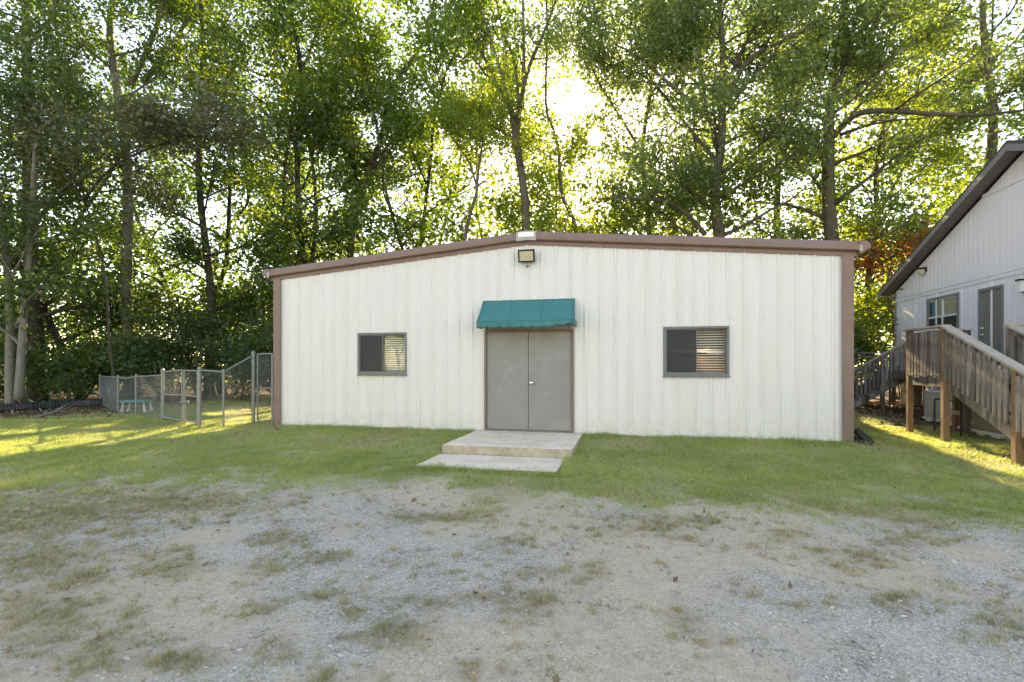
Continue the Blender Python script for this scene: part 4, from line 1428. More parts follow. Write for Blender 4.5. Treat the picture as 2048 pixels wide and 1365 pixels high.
class Tree:
    def __init__(s, seed, thin=False, fine=False):
        s.thin, s.fine = thin, fine
        s.r = np.random.default_rng(seed)
        s.wood = MB()
        s.pts = []

    def tube(s, pts, r0, r1, k):
        n = len(pts)
        s.wood.tube(pts, [r0 + (r1 - r0) * (i / (n - 1)) ** .8 for i in range(n)], k)

    def branch(s, p, d, L, rad, lev, up):
        r = s.r
        pts = bend(p, d, L, 5 if lev < 2 else 3, .16, up, r)
        inway = sun_gap(np.array([tuple(q) for q in pts])).any() if rad < .09 else False
        if not inway and (lev < 2 or s.fine):
            s.tube(pts, rad, rad * .35, 5 if lev < 1 else (4 if lev < 2 else 3))
        if lev >= 2:
            for q in pts[1:]: s.pts.append(q)
            return
        nb = int(r.integers(4, 7)) if lev == 0 else int(r.integers(3, 6))
        for i in range(nb):
            t = r.uniform(.3, 1.0)
            q, dd, k = along(pts, t)
            perp = Vector(r.normal(size=3)); perp -= dd * perp.dot(dd); perp.normalize()
            nd = (dd * .75 + perp * r.uniform(.5, .95) + Vector((0, 0, .12)))
            s.branch(q, nd, L * r.uniform(.32, .55), rad * (1 - .6 * t) * .55, lev + 1, up * .6)
        s.pts.append(pts[-1])

    def limbs(s, pts, rad, t0, n, Lf, up=.25, rise=.35, spread=1.0, side=None):
        r = s.r
        az = r.uniform(0, 6.28)
        for i in range(n):
            t = t0 + (1 - t0) * ((i + r.uniform(0, .9)) / n)
            q, dd, k = along(pts, min(t, .995))
            az += 2.4 + r.normal() * .3
            d = Vector((math.cos(az), math.sin(az), 0)) * spread + dd * rise + Vector((0, 0, .15))
            rr = rad * (1 - .72 * t)
            s.branch(q, d, Lf(t) * r.uniform(.75, 1.2), max(rr * .42, .02), 0, up)

    def leaves(s, n, sig):
        P = np.array([tuple(p) for p in s.pts])
        idx = s.r.integers(0, len(P), n)
        return P[idx] + s.r.normal(size=(n, 3)) * np.array([sig, sig, sig * .7])

    def build(s, name, base, label, cat, group, leafmat, nleaf, size, bark, sig=.38, prune=None, flat=.55):
        t = thing(name, base, label, cat, group)
        s.wood.build("trunk", bark, t, smooth=True)
        C = s.leaves(int(nleaf * 1.2), sig)
        C = C[C[:, 2] > float(base.z) + .15]
        C = C[~sun_gap(C)]
        sd = int(s.r.integers(0, 9000))
        hole = .55 * vnoise(C[:, 0] + .3 * C[:, 1], C[:, 2], .95, sd) + .45 * vnoise(C[:, 1], C[:, 2] + .4 * C[:, 0], .8, sd + 1)
        C = C[hole > HOLE.get(leafmat.name, .42) + .10 * (s.r.random(len(C)) - .5)]
        if prune is not None: C = C[~prune(C)]
        me = leaf_mesh("crown", C - np.array(base), size * LEAF_K, leafmat, flat=flat)
        link("crown", me, t)
        return t


def gpt(x, y): return Vector((x, y, float(G(x, y))))


def px_path(pts, y, dy=None):
    """trunk line through picture points at depth y (dy shifts depth along the line)"""
    out = []
    for i, (px, py) in enumerate(pts):
        out.append(on_y(px, py, y + (dy[i] if dy else 0)))
    return out


def smooth_path(pts, n=3):
    out = []
    for i in range(len(pts) - 1):
        p0, p1, p2, p3 = pts[max(i - 1, 0)], pts[i], pts[i + 1], pts[min(i + 2, len(pts) - 1)]
        for j in range(n):
            t = j / n
            out.append(.5 * ((2 * p1) + (p2 - p0) * t + (2 * p0 - 5 * p1 + 4 * p2 - p3) * t * t + (3 * p1 - p0 - 3 * p2 + p3) * t ** 3))
    out.append(pts[-1])
    return out


def hero(seed, name, label, cat, y, trunk_px, r0, limbs_px, leafmat, nleaf, size, bark, H=None, t0=.35, nl=14, Lf=lambda t: 3.2, sig=.38, group=None, up=.25, rise=.35, r1=.3, prune=None, flat=.55):
    T = Tree(seed, fine=seed in (104, 108, 109))
    tp_ = px_path(trunk_px, y)
    base = gpt(tp_[0].x, y); base.z -= .1
    tp_ = [base] + [p for p in tp_ if p.z > base.z + .6]
    if H and tp_[-1].z < H:
        d = (tp_[-1] - tp_[-2]).normalized(); d = (d + Vector((0, 0, .6))).normalized()
        L = H - tp_[-1].z
        tp_ += [tp_[-1] + d * L * .5, tp_[-1] + d * L]
    P = smooth_path(tp_, 3)
    n = len(P)
    P = [p + Vector((.22 * math.sin(i * .8 + seed), .2 * math.cos(i * .7 + seed * 2), 0)) * (.25 if seed in (108, 111, 112) else .6) * min(1, i / 5) for i, p in enumerate(P)]
    T.wood.tube(P, [r0 * (1.35 if i == 0 else 1.1 if i == 1 else 1) * (1 - (1 - r1) * i / (n - 1)) for i in range(n)], 10)
    T.limbs(P, r0, t0, nl, Lf, up, rise)
    for lp, lr, dys in limbs_px:
        q = smooth_path(px_path(lp, y, dys), 3)
        m = len(q)
        T.wood.tube(q, [lr * (1 - .75 * i / (m - 1)) for i in range(m)], 7)
        L = sum((b - a).length for a, b in zip(q, q[1:]))
        T.limbs(q, lr * 1.3, .25, max(4, int(L * 1.1)), lambda t: Lf(.5) * .72, up, rise * 1.4)
    return T.build(name, base, label, cat, group, leafmat, nleaf, size, bark, sig, prune, flat)


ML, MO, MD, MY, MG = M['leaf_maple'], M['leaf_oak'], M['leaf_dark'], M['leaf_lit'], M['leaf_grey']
LBL = "tree"
# --- recognisable trees, left to right
hero(101, "tall_tree", "tall tree with a pale blotched trunk and vines behind the end of the fence", LBL, 19.5,
     [(266, 795), (262, 700), (255, 520), (246, 320), (232, 120), (222, 0), (215, -120)], .30,
     [([(262, 170), (300, 90), (330, 0), (350, -80)], .13, [0, -.3, -.6, -1]), ([(285, 165), (340, 100), (380, 30), (430, -40)], .14, [.2, .6, 1, 1.4])],
     ML, 26000, .135, M['barkpale'], t0=.46, nl=18, Lf=lambda t: 3.4, sig=.42)
hero(102, "twin_trunk_tree", "double stemmed tree with two pale trunks at the edge of the wood", LBL, 13.2,
     [(22, 800), (20, 740), (14, 600), (0, 400), (-20, 200), (-30, 0), (-40, -150)], .15,
     [([(38, 800), (42, 730), (50, 600), (62, 450), (70, 300), (80, 160)], .15, [0, 0, .1, .3, .4, .5])],
     MD, 24000, .12, M['barkpale'], t0=.32, nl=18, Lf=lambda t: 2.6, sig=.4)
hero(103, "dark_trunk_tree", "broad dark trunked tree standing behind the twin pale trunks", LBL, 17.0,
     [(74, 795), (72, 700), (64, 500), (56, 250), (50, 50), (48, -120)], .36, [],
     MD, 24000, .15, M['barkdark'], t0=.22, nl=22, Lf=lambda t: 3.4, sig=.45)
hero(104, "grey_leaved_tree", "dull leaved tree with bare grey twigs hanging before the pale trunk", LBL, 14.8,
     [(236, 790), (226, 700), (205, 560), (176, 420), (160, 330), (150, 240)], .055,
     [([(168, 400), (230, 330), (320, 290), (400, 262), (470, 240)], .05, [0, -.2, -.4, -.6, -.8]), ([(166, 380), (110, 320), (50, 280), (-20, 250)], .05, [0, -.2, -.4, -.6])],
     MG, 15000, .12, M['barkdark'], t0=.5, nl=12, Lf=lambda t: 2.2, sig=.42, up=.05, prune=lambda C: C[:, 2] < 6.4 + .8 * np.sin(C[:, 0] * 3))
hero(105, "dense_tree", "dense full crowned tree between the pale trunk and the metal building", LBL, 21.0,
     [(420, 795), (418, 700), (412, 520), (405, 350), (400, 150), (400, 0), (400, -120)], .22, [],
     MD, 30000, .145, M['barkdark'], t0=.16, nl=24, Lf=lambda t: 3.3 - .8 * t, sig=.45)
hero(106, "tall_tree", "straight thin dark trunked tree rising past the low corner of the brown roof", LBL, 22.5,
     [(602, 800), (602, 600), (604, 420), (598, 250), (592, 100), (584, 0), (580, -130)], .19, [([(604, 380), (640, 300), (690, 240), (720, 200)], .07, [0, 0, .5, .8])],
     ML, 30000, .14, M['barkdark'], t0=.16, nl=26, Lf=lambda t: 3.0, sig=.42)
hero(107, "leaning_tree", "leaning tree whose dark trunk slants up over the left roof slope", LBL, 24.0,
     [(690, 800), (700, 520), (722, 400), (752, 290), (782, 200), (818, 130), (850, 60), (880, -40)], .20,
     [([(715, 420), (740, 360), (790, 270), (860, 250)], .07, [0, .3, .6, 1]), ([(722, 400), (700, 310), (660, 220), (640, 120), (630, 0)], .10, [0, .2, .6, 1, 1.4])],
     ML, 34000, .14, M['bark'], t0=.18, nl=24, Lf=lambda t: 3.4, sig=.42)
hero(108, "forked_tree", "slender tree forking high into many bare stems behind the roof peak", LBL, 23.0,
     [(1054, 800), (1054, 600), (1052, 460), (1046, 380), (1036, 290), (1026, 235)], .24,
     [([(1036, 300), (1020, 220), (985, 150), (955, 90), (915, 20), (890, -60)], .12, [0, 0, .3, .6, 1, 1.4]),
      ([(1030, 240), (1012, 180), (985, 90), (960, 10), (940, -80)], .09, [0, -.3, -.6, -1, -1.3]),
      ([(1034, 270), (1042, 200), (1060, 130), (1090, 60), (1115, -10), (1130, -90)], .13, [0, .3, .6, .8, 1, 1.3]),
      ([(1038, 220), (1030, 130), (1000, 40), (985, -60)], .09, [0, .2, .3, .5]),
      ([(1046, 190), (1048, 100), (1046, 0), (1046, -90)], .10, [0, -.3, -.3, -.6])],
     ML, 9000, .13, M['bark'], t0=.62, nl=6, Lf=lambda t: 2.0, sig=.36, r1=.6)
hero(109, "thin_tree", "thin curved sapling just beyond the roof ridge on its low side", LBL, 22.0,
     [(935, 800), (932, 520), (938, 430), (955, 370), (965, 300), (955, 265), (930, 245)], .10, [([(955, 380), (940, 330), (915, 290), (890, 250)], .06, [0, .3, .6, .9])],
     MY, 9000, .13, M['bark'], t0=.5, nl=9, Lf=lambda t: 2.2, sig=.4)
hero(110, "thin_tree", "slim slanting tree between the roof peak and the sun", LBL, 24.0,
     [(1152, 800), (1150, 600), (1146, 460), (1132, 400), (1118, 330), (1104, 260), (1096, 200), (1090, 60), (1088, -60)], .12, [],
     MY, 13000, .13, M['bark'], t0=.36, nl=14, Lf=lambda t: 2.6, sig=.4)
hero(111, "oak_tree", "great spreading oak with a thick trunk behind the roof on its high side", LBL, 21.5,
     [(1438, 800), (1438, 600), (1436, 460), (1432, 380), (1438, 300), (1446, 220), (1446, 140), (1440, 60), (1438, -60)], .27,
     [([(1444, 220), (1470, 160), (1510, 110), (1560, 85), (1620, 55), (1650, 30)], .12, [0, -.3, -.6, -1, -1.2, -1.5]),
      ([(1446, 190), (1480, 110), (1510, 50), (1550, -30)], .10, [0, .3, .6, .9]),
      ([(1412, 215), (1405, 160), (1390, 80), (1370, 0)], .08, [0, .5, .9, 1.2]),
      ([(1440, 260), (1380, 205), (1330, 160), (1270, 110), (1230, 90)], .10, [0, -.4, -.8, -1.2, -1.6]),
      ([(1440, 330), (1380, 260), (1310, 170), (1260, 140), (1220, 130)], .09, [0, .6, 1.2, 1.6, 2]),
      ([(1410, 470), (1385, 440), (1345, 408), (1290, 398), (1215, 396)], .11, [0, -.3, -.6, -1, -1.4])],
     MO, 54000, .13, M['bark'], t0=.20, nl=26, Lf=lambda t: 3.3, sig=.42)
hero(112, "oak_tree", "big oak with a heavy bough reaching out above the grey house roof", LBL, 22.5,
     [(1668, 800), (1668, 600), (1664, 470), (1656, 360), (1656, 260), (1668, 190), (1690, 120), (1690, 40), (1690, -80)], .30,
     [([(1660, 280), (1710, 230), (1780, 222), (1860, 228), (1960, 230), (2050, 220)], .14, [0, -.5, -1, -1.6, -2.2, -2.6]),
      ([(1670, 200), (1720, 170), (1790, 110), (1850, 70), (1920, 40)], .13, [0, .3, .8, 1.2, 1.6]),
      ([(1680, 270), (1740, 250), (1800, 240)], .08, [0, -.6, -1.0]),
      ([(1664, 230), (1640, 180), (1630, 150)], .08, [0, .2, .3]),
      ([(1660, 330), (1600, 290), (1540, 270), (1500, 260)], .09, [0, -.5, -1, -1.4])],
     MO, 56000, .13, M['bark'], t0=.17, nl=27, Lf=lambda t: 3.6, sig=.42)
hero(117, "oak_tree", "slim crowned oak standing right where the low sun breaks through", LBL, 25.6,
     [(1296, 800), (1296, 600), (1292, 420), (1290, 300), (1300, 160), (1296, 40), (1290, -90)], .15,
     [([(1292, 320), (1250, 250), (1200, 170), (1165, 90), (1150, 20)], .08, [0, -.3, -.6, -1, -1.2]), ([(1296, 200), (1340, 130), (1370, 60), (1390, -20)], .08, [0, .3, .6, .9])],
     MO, 36000, .135, M['bark'], t0=.22, nl=26, Lf=lambda t: 3.3, sig=.42)
hero(113, "gap_tree", "leafy tree with a dark trunk filling the gap between building and house", LBL, 24.0,
     [(1738, 800), (1738, 700), (1740, 600), (1745, 480), (1752, 400), (1760, 300), (1775, 180)], .17, [([(1742, 540), (1775, 520), (1830, 485)], .06, [0, -.2, -.4])],
     MY, 17000, .15, M['barkdark'], t0=.15, nl=18, Lf=lambda t: 2.6, sig=.42)
hero(114, "red_leaved_tree", "small tree with red autumn leaves peeking past the brown roof corner", LBL, 21.4,
     [(1786, 800), (1786, 640), (1780, 570), (1776, 515)], .06, [], M['leaf_red'], 2400, .13, M['bark'], t0=.62, nl=8, Lf=lambda t: 1.1, sig=.30)
hero(115, "house_oak", "leafy oak rising over the ridge of the grey house", LBL, 27.0,
     [(1985, 800), (1985, 500), (1980, 300), (1972, 150), (1975, 0), (1975, -100)], .26, [],
     MO, 26000, .16, M['bark'], t0=.30, nl=22, Lf=lambda t: 3.8, sig=.5)
hero(116, "tall_tree", "tall open tree seen between the two great oaks", LBL, 28.0,
     [(1560, 800), (1556, 500), (1550, 300), (1560, 150), (1555, 0), (1555, -100)], .20, [], ML, 20000, .16, M['bark'], t0=.20, nl=22, Lf=lambda t: 3.3, sig=.5)

# dead pale limb hanging in the wood at the far end
dl = MB()
P = [on_y(px, py, 14.0) for px, py in ((30, 656), (44, 630), (50, 600), (58, 570), (72, 560), (88, 548))]
dl.tube(P, [.05, .045, .04, .03, .02, .012], 7)
dl.tube([P[2], P[2] + Vector((.25, .05, .2)), P[2] + Vector((.45, .1, .42))], [.03, .02, .008], 6)
dl.tube([P[1], P[1] + Vector((-.2, .05, .22)), P[1] + Vector((-.32, .1, .24))], [.025, .018, .008], 6)
dl.tube([P[3], P[3] + Vector((.03, .1, .5)), P[3] + Vector((.12, .1, .9))], [.025, .018, .008], 6)
tag(dl.build("dead_limb", M['deadwood']), "bare pale broken limb hanging among leaves over the twin trunks", "branch")

# --- the rest of the wood
def filler(seed, x, y, H, r0, leafmat, nleaf, size, t0, Lc, nl=20, bark='bark', sig=.5):
    T = Tree(seed, True)
    b = gpt(x, y); b.z -= .1
    P = bend(b, (T.r.normal() * .07, T.r.normal() * .07, 1), H, 9, .11, .25, T.r)
    n = len(P)
    T.wood.tube(P, [r0 * .6 * (1.3 if i == 0 else 1) * (1 - .75 * i / (n - 1)) for i in range(n)], 8)
    T.limbs(P, r0, t0, nl, lambda t: Lc * (1.15 - .55 * abs(t - .45)), .25, .3)
    return T, b


ROW = [  # x, y, height, trunk, leaf, leaves, size, first limb, limb length, label
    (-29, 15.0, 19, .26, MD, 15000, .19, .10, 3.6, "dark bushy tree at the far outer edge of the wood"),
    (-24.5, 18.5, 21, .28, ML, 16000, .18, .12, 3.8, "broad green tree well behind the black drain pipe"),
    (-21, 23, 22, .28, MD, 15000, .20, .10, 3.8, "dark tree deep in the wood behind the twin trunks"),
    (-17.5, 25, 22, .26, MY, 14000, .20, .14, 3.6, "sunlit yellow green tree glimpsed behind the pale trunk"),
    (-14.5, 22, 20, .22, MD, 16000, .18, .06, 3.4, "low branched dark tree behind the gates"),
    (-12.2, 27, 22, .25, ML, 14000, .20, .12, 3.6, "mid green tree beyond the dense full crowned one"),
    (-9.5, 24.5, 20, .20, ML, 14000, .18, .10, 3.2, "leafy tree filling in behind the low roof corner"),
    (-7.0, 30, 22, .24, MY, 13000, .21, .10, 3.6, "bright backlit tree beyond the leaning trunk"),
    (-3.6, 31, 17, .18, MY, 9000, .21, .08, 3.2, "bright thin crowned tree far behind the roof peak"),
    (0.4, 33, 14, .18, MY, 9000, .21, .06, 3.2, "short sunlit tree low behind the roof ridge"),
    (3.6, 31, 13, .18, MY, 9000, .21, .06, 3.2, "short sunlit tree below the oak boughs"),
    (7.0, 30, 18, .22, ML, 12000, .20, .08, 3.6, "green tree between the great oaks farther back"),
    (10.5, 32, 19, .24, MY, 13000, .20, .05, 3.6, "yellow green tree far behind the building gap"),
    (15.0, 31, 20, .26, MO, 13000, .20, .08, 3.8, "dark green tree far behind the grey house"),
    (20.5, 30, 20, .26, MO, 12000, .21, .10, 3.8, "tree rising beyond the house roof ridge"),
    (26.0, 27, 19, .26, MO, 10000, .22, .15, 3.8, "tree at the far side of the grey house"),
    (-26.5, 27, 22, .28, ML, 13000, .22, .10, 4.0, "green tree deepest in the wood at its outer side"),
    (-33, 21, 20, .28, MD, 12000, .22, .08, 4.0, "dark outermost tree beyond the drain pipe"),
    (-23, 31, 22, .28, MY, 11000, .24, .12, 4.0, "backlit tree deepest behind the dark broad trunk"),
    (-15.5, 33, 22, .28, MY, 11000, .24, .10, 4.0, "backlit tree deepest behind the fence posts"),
]
for i, (x, y, H, r0, lm, nl_, size, t0, Lc, lab) in enumerate(ROW):
    T, b = filler(300 + i, x, y, H, r0, lm, nl_, size, t0, Lc, bark='barkdark')
    T.build("woodland_tree", b, lab, LBL, "trees of the wood behind", lm, nl_, size, M['barkdark'], .55)


# understory shrubs
def shrub(seed, x, y, H, wid, lm, nleaf, size, lab, grp="shrubs under the trees"):
    T = Tree(seed, True)
    b = gpt(x, y); b.z -= .05
    for k in range(7):
        a = T.r.uniform(0, 6.28)
        T.branch(b + Vector((math.cos(a) * .15, math.sin(a) * .15, 0)), (math.cos(a) * wid, math.sin(a) * wid, H * .9), math.hypot(H, wid) * .8, .03, 0, .1)
    T.build("shrub", b, lab, "shrub", grp, lm, nleaf, size, M['bark'], .34)


SH = [(-25.5, 14.8, 3.2, 1.8, MD, "dark shrub behind the outer end of the drain pipe"), (-22.6, 16.8, 2.4, 1.6, ML, "green shrub behind the drain pipe and twin trunks"),
      (-20.0, 19.0, 3.2, 1.9, MD, "dark shrub behind the drain pipe by the fence end"), (-17.6, 19.6, 3.6, 1.8, MG, "twiggy dull shrub at the foot of the pale trunk"),
      (-15.8, 20.6, 3.4, 1.9, MD, "rounded dark shrub behind the play table"), (-13.6, 20.2, 3.6, 1.8, MD, "full dark shrub behind the double gate"),
      (-11.8, 20.8, 3.2, 1.8, MD, "broad dark shrub behind the chain link mesh"), (-9.9, 20.6, 4.2, 1.7, MY, "bright shrub beside the metal building's low corner"),
      (-8.9, 23.0, 5.0, 1.8, MY, "tall sunlit shrub behind the narrow gate"), (5.2, 22.8, 4.4, 1.8, MY, "sunlit shrub just behind the building's brown corner"),
      (7.2, 21.8, 3.4, 1.6, MY, "low sunlit shrub by the short fence in the gap"), (8.6, 22.6, 4.6, 1.7, ML, "green shrub behind the house corner"),
      (10.8, 23.5, 4.0, 1.9, MY, "sunlit shrub beyond the house eave"), (6.2, 24.6, 5.5, 1.8, MY, "tall sunlit shrub deep in the gap"),
      (-28.5, 17.5, 3.5, 2.0, MD, "dark shrub at the outermost edge of the wood"), (-18.8, 22.6, 4.0, 2.0, ML, "green shrub deep behind the fence end"),
      (-31.0, 20.5, 5.0, 2.4, MD, "high dark thicket at the outer margin of the wood"),
      (-23.5, 15.6, 2.2, 1.3, MD, "low dark bush just behind the middle of the drain pipe"),
      (-20.8, 16.9, 2.2, 1.3, MD, "low dark bush just behind the inner end of the drain pipe"),
      (-18.6, 17.6, 2.4, 1.3, MD, "low dark bush just outside the far corner post of the fence"),
      (-16.4, 19.0, 2.6, 1.3, MD, "low dark bush directly behind the white legs of the play table"),
      (-14.4, 18.9, 2.4, 1.3, MD, "low dark bush directly behind the far gate leaf"),
      (-12.9, 19.2, 2.5, 1.3, MD, "low dark bush directly behind the rusty gate leaf"),
      (-11.2, 19.0, 2.4, 1.3, MD, "low dark bush directly behind the sloping fence rail"),
      (-9.6, 18.9, 2.3, 1.3, MD, "low dark bush seen through the tall narrow gate"),
      (6.9, 20.2, 2.4, 1.3, MD, "low dark bush at the foot of the side stair behind the short fence"), (-26.5, 21.5, 5.5, 2.4, MD, "high dark thicket behind the twin trunks"),
      (-23.0, 23.5, 5.5, 2.4, MD, "high dark thicket behind the broad dark trunk"), (-20.0, 25.5, 6.0, 2.4, ML, "high green thicket deep behind the drain pipe end"),
      (-16.5, 26.5, 6.0, 2.4, MD, "high dark thicket deep behind the play table"), (-13.2, 25.0, 6.0, 2.2, MD, "high dark thicket deep behind the double gate"),
      (-10.8, 28.0, 8.5, 2.8, ML, "high sunlit thicket deep behind the narrow gate"), (10.2, 27.5, 9.0, 2.8, ML, "high green thicket deep behind the house corner"),
      (-6.5, 27.0, 11.0, 3.2, MY, "sunlit thicket just showing over the low roof slope"), (-1.6, 28.5, 11.5, 3.2, MY, "sunlit thicket just showing over the roof ridge"),
      (2.6, 27.5, 11.0, 3.2, ML, "sunlit thicket under the spreading oak"), (7.0, 27.5, 11.5, 3.2, ML, "green thicket under the heavy bough oak"),
      (-4.2, 25.5, 10.0, 2.8, ML, "rounded green thicket rising left of the forked stems"), (.6, 25.8, 9.5, 2.6, MY, "loose sunlit thicket rising right of the forked stems"),
      (4.9, 25.2, 10.0, 2.8, MO, "dull green thicket between the great oak trunks"), (-9.0, 26.0, 10.5, 2.8, ML, "tall green thicket behind the straight dark trunk")]
for i, (x, y, H, w, lm, lab) in enumerate(SH):
    shrub(500 + i, x, y, H, w, lm, 5200 if H < 5 else 8500, .13 if H < 5 else .17, lab)

# far tree belt closing the view low down
nf = 42000
ang = rng.uniform(-1.25, 1.15, nf)
dist = rng.uniform(42, 62, nf)
fx, fy = np.sin(ang) * dist, np.cos(ang) * dist
hh = 7 + 10 * vnoise(fx, fy, 7, 91)
C = np.stack([fx, fy, rng.random(nf) ** 1.2 * hh - .5], 1)
C = C[(.6 * vnoise(C[:, 0], C[:, 2], 2.2, 93) + .4 * vnoise(C[:, 0], C[:, 2], .9, 94)) > .36]
C = C[~sun_gap(C)]
me = leaf_mesh("far_wood", C, .46, ML)
o = link("far_wood", me); tag(o, "hazy belt of trees far beyond the near wood", "wood", kind="stuff")

bh = thing("brick_house", (5, -20, 0), "low brick house across the yard with white eaves mirrored in the window", "house")
bz = float(G(5, -20))
MB().box((-2, -28, bz), (14, -20, bz + 2.7)).build("wall", mat('warm_brick', (.26, .14, .09), .85, .2, 9, tint=(.22, .10, .06), tscale=14, tamt=.6), bh)
MB().box((-2.5, -19.99, bz + 2.71), (14.5, -19.4, bz + 2.95)).build("eave", M['white'], bh)
MB().hexa([(-2.5, -28.6, bz + 2.96), (14.5, -28.6, bz + 2.96), (14.5, -19.4, bz + 2.96), (-2.5, -19.4, bz + 2.96), (-1.5, -24.1, bz + 4.9), (13.5, -24.1, bz + 4.9), (13.5, -23.9, bz + 4.9), (-1.5, -23.9, bz + 4.9)]).build("roof", M['shingle'], bh)
for wx in (1, 8):
    MB().box((wx, -19.98, bz + .9), (wx + 1.4, -19.95, bz + 2.1)).build("window", M['dark'], bh)
# trees across the yard, behind the viewpoint, seen mirrored in the window glass
for i, (x, y, H) in enumerate(((6, -31, 16), (12, -32, 14), (19, -24, 16), (-9, -27, 15), (0, -33, 17), (3, -35, 16), (9, -36, 17), (-18, -24, 15), (-23, -25, 16), (-28, -24, 15), (-25, -31, 18), (-20, -32, 17))):
    T, b = filler(400 + i, x, y, H, .25, MY, 7000, .24, .12, 3.8)
    T.build("yard_tree", b, ["sunlit tree mirrored in the window glass", "second sunlit tree across the yard", "tall tree at the yard corner", "tree across the drive", "tallest tree across the yard", "tree behind the brick house roof", "second tree behind the brick house roof", "tree at the far yard corner", "wide tree past the far yard corner", "outer tree past the yard corner", "tall tree deep past the yard corner", "second tall tree deep past the yard corner"][i], LBL, "trees across the yard", MY, 7000, .26, M['bark'], .55)

# ------------------------------------------------------------------ ground cover: grass, gravel, litter
def blades(name, xy, h, w, lean, mat_, v):
    n = len(xy)
    z = G(xy[:, 0], xy[:, 1])
    a = rng.uniform(0, 6.2832, n)
    b = np.stack([np.cos(a), np.sin(a), np.zeros(n)], 1)
    la = rng.uniform(0, 6.2832, n)
    tip = np.stack([np.cos(la) * lean * h, np.sin(la) * lean * h, h], 1)
    base = np.stack([xy[:, 0], xy[:, 1], z - .006], 1)
    V = np.empty((n, 3, 3), np.float32)
    V[:, 0] = base - b * (w / 2)[:, None]
    V[:, 1] = base + b * (w / 2)[:, None]
    V[:, 2] = base + tip
    me = np_mesh(name, V.reshape(-1, 3), np.arange(n * 3).reshape(n, 3), [("v", 'FACE', v)])
    me.materials.append(mat_)
    return link(name, me)


def off_solid(x, y):
    s = (x > X0 - .02) & (x < X1 + .05) & (y > Y0 - .03) & (y < Y0 + DEPTH)
    s |= (x > -3.18) & (x < -.89) & (y > 8.44) & (y < Y0)
    s |= (x > -3.2) & (x < -1.03) & (y > 7.37) & (y < 8.5)
    return ~s


def scatter(n, x0, x1, y0, y1):
    return np.stack([rng.uniform(x0, x1, n), rng.uniform(y0, y1, n)], 1)


def in_view(xy, m=60):
    px, py = proj(xy[:, 0], xy[:, 1], G(xy[:, 0], xy[:, 1]))
    return (px > -m) & (px < 2048 + m) & (py < 1400)


sets = []
for n, y0, y1 in ((620000, 4.6, 8.4), (560000, 8.4, 12.5), (330000, 12.5, 22)):
    xy = scatter(n, -24 if y0 > 8 else -13, 9.0, y0, y1)
    xy = xy[in_view(xy)]
    lw, sp_, lt, gv, tn = cover(xy[:, 0], xy[:, 1])
    clump = fbm(xy[:, 0], xy[:, 1], .5, 31)
    keep = (rng.random(len(xy)) < np.clip(lw * (.15 + 1.1 * clump), 0, 1) * (1 - .75 * tn)) & off_solid(xy[:, 0], xy[:, 1])
    sets.append((xy[keep], y0))
xy = np.concatenate([s[0] for s in sets])
yy = xy[:, 1]
hl = (.014 + .085 * np.clip(fbm(xy[:, 0], xy[:, 1], .45, 33) - .15, 0, 1) + .03 * (np.abs(xy[:, 1] - Y0 + .1) < .12) + .035 * ((np.abs(xy[:, 1] - 7.27) < .10) & (xy[:, 0] > -3.4) & (xy[:, 0] < -.8)) + .03 * ((np.abs(xy[:, 0] + .88) < .12) & (xy[:, 1] > 7.2))) * rng.uniform(.5, 1.35, len(xy))
hl *= np.where(yy < 7.6, 1.15, 1.0)
wl = np.interp(yy, [4.6, 8, 12, 22], [.0075, .011, .016, .026]) * rng.uniform(.7, 1.3, len(xy))
dryn = np.clip((fbm(xy[:, 0], xy[:, 1], 1.6, 35) - .52) * 3, 0, .6)
isdry = rng.random(len(xy)) < .17 + dryn * .6
v = np.clip(.25 + .9 * (fbm(xy[:, 0], xy[:, 1], 1.1, 37) - .3) + rng.normal(size=len(xy)) * .18, 0, 1)
o = blades("lawn_grass", xy[~isdry], hl[~isdry], wl[~isdry], 1.0, M['grass'], v[~isdry]); tag(o, "short patchy green lawn around the building", "grass", kind="stuff")
o = blades("dry_grass", xy[isdry], hl[isdry] * .9, wl[isdry], .8, M['straw'], v[isdry]); tag(o, "dry straw coloured blades among the lawn", "grass", kind="stuff")

# tufts and weeds in the gravel: separate little clumps of blades
ct = scatter(150000, -12, 10, 1.5, 8.5)
ct = ct[in_view(ct)]
lw, sp_, lt, gv, tn = cover(ct[:, 0], ct[:, 1])
ct = ct[(rng.random(len(ct)) < np.clip(.014 + sp_ ** 1.2 * 1.2, 0, 1) * .80 * (1 - .8 * lw)) & off_solid(ct[:, 0], ct[:, 1])]
big = rng.beta(1.3, 4.5, len(ct)) * .9 + .12
nb_ = (6 + 34 * big).astype(int)
own = np.repeat(np.arange(len(ct)), nb_)
n = len(own)
ra = np.sqrt(rng.random(n)) * (.012 + .055 * big[own])
an = rng.uniform(0, 6.2832, n)
xy = ct[own] + np.stack([np.cos(an), np.sin(an)], 1) * ra[:, None]
hl = (.016 + .085 * big[own]) * rng.uniform(.45, 1.25, n)
dryc = np.clip(.72 + 1.6 * (fbm(ct[:, 0], ct[:, 1], .9, 53) - .47) + .25 * rng.normal(size=len(ct)), .05, .95)
dry = rng.random(n) < dryc[own]
v = np.clip(rng.random(len(ct))[own] * .7 + rng.random(n) * .3, 0, 1)
wl = np.interp(xy[:, 1], [1.5, 4, 8], [.0035, .0055, .0085])
o = blades("sparse_tuft", xy[~dry], hl[~dry], wl[~dry], .6, M['weed'], v[~dry]); tag(o, "thin green tufts scattered over the gravel", "grass", kind="stuff")
o = blades("straw_tuft", xy[dry], hl[dry] * .85, wl[dry], .9, M['straw'], v[dry]); tag(o, "withered straw tufts scattered over the gravel", "grass", kind="stuff")


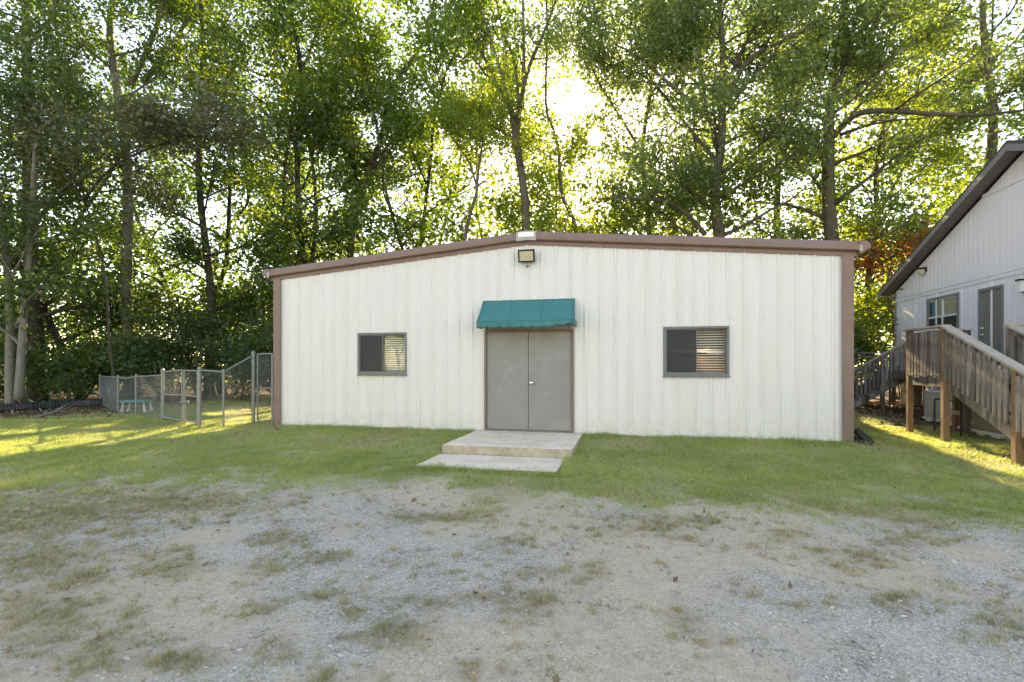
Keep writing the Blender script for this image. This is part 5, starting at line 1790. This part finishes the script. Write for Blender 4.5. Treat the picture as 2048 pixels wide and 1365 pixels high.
def stones(name, n_try, x0, x1, y0, y1, rmin, rmax, powr, dens):
    xy = scatter(n_try, x0, x1, y0, y1)
    xy = xy[in_view(xy, 20)]
    lw, sp_, lt, gv, tn = cover(xy[:, 0], xy[:, 1])
    keep = (rng.random(len(xy)) < dens * np.clip(.12 + gv, 0, 1) * (1 - lw) ** 2 * (1 - .5 * sp_)) & off_solid(xy[:, 0], xy[:, 1])
    xy = xy[keep]; n = len(xy)
    r = rmin + (rmax - rmin) * rng.random(n) ** powr
    base = np.array([[1, 0, 0], [0, 1, 0], [-1, 0, 0], [0, -1, 0], [0, 0, 1], [0, 0, -1]], float)
    B = base[None] * (1 + .35 * rng.normal(size=(n, 6, 1)).clip(-1, 1))
    B = B * (r[:, None, None] * np.stack([rng.uniform(.8, 1.3, n), rng.uniform(.6, 1.0, n), rng.uniform(.4, .75, n)], 1)[:, None, :])
    a = rng.uniform(0, 6.2832, n); c, s = np.cos(a), np.sin(a)
    X = B[:, :, 0] * c[:, None] - B[:, :, 1] * s[:, None]; Y = B[:, :, 0] * s[:, None] + B[:, :, 1] * c[:, None]
    B[:, :, 0], B[:, :, 1] = X, Y
    tilt = rng.normal(size=n) * .4
    Z = B[:, :, 2] + X * np.sin(tilt)[:, None]
    V = np.stack([X + xy[:, 0:1], Y + xy[:, 1:2], Z + (G(xy[:, 0], xy[:, 1]) + r * .12)[:, None]], -1)
    F = np.array([[0, 1, 4], [1, 2, 4], [2, 3, 4], [3, 0, 4], [1, 0, 5], [2, 1, 5], [3, 2, 5], [0, 3, 5]])
    fc = (F[None] + (np.arange(n) * 6)[:, None, None]).reshape(-1, 3)
    v = np.repeat(np.clip(rng.beta(2, 3, n), 0, 1), 8)
    me = np_mesh(name, V.reshape(-1, 3), fc, [("v", 'FACE', v)])
    me.materials.append(M['stone'])
    return link(name, me)


o = stones("gravel", 170000, -7, 7.5, 1.5, 7.4, .003, .016, 2.2, .75); tag(o, "loose blue grey gravel on the bare parking ground", "gravel", kind="stuff")


o = stones("pale_stone", 9000, -7, 7.5, 1.6, 7.4, .010, .030, 2.5, .6); tag(o, "larger pale stones lying loose in the gravel", "gravel", kind="stuff")


def litter(name, n_try, x0, x1, y0, y1, p, size, where):
    xy = scatter(n_try, x0, x1, y0, y1)
    xy = xy[in_view(xy)]
    lw, sp_, lt, gv, tn = cover(xy[:, 0], xy[:, 1])
    w = lt if where == 'litter' else np.ones(len(xy))
    xy = xy[(rng.random(len(xy)) < p * w) & off_solid(xy[:, 0], xy[:, 1])]
    C = np.stack([xy[:, 0], xy[:, 1], G(xy[:, 0], xy[:, 1]) + .018], 1)
    me = leaf_mesh(name, C, size, M['leaf_litter'], flat=2.2)
    return link(name, me)


o = litter("leaf_litter", 60000, -26, 10, 11, 22, .8, .10, 'litter'); tag(o, "brown fallen leaves under the trees", "leaves", kind="stuff")
o = litter("fallen_leaf", 420, -9, 9, 1.6, 11, 1.0, .055, 'all'); tag(o, "scattered brown leaves on gravel and lawn", "leaves", kind="stuff")
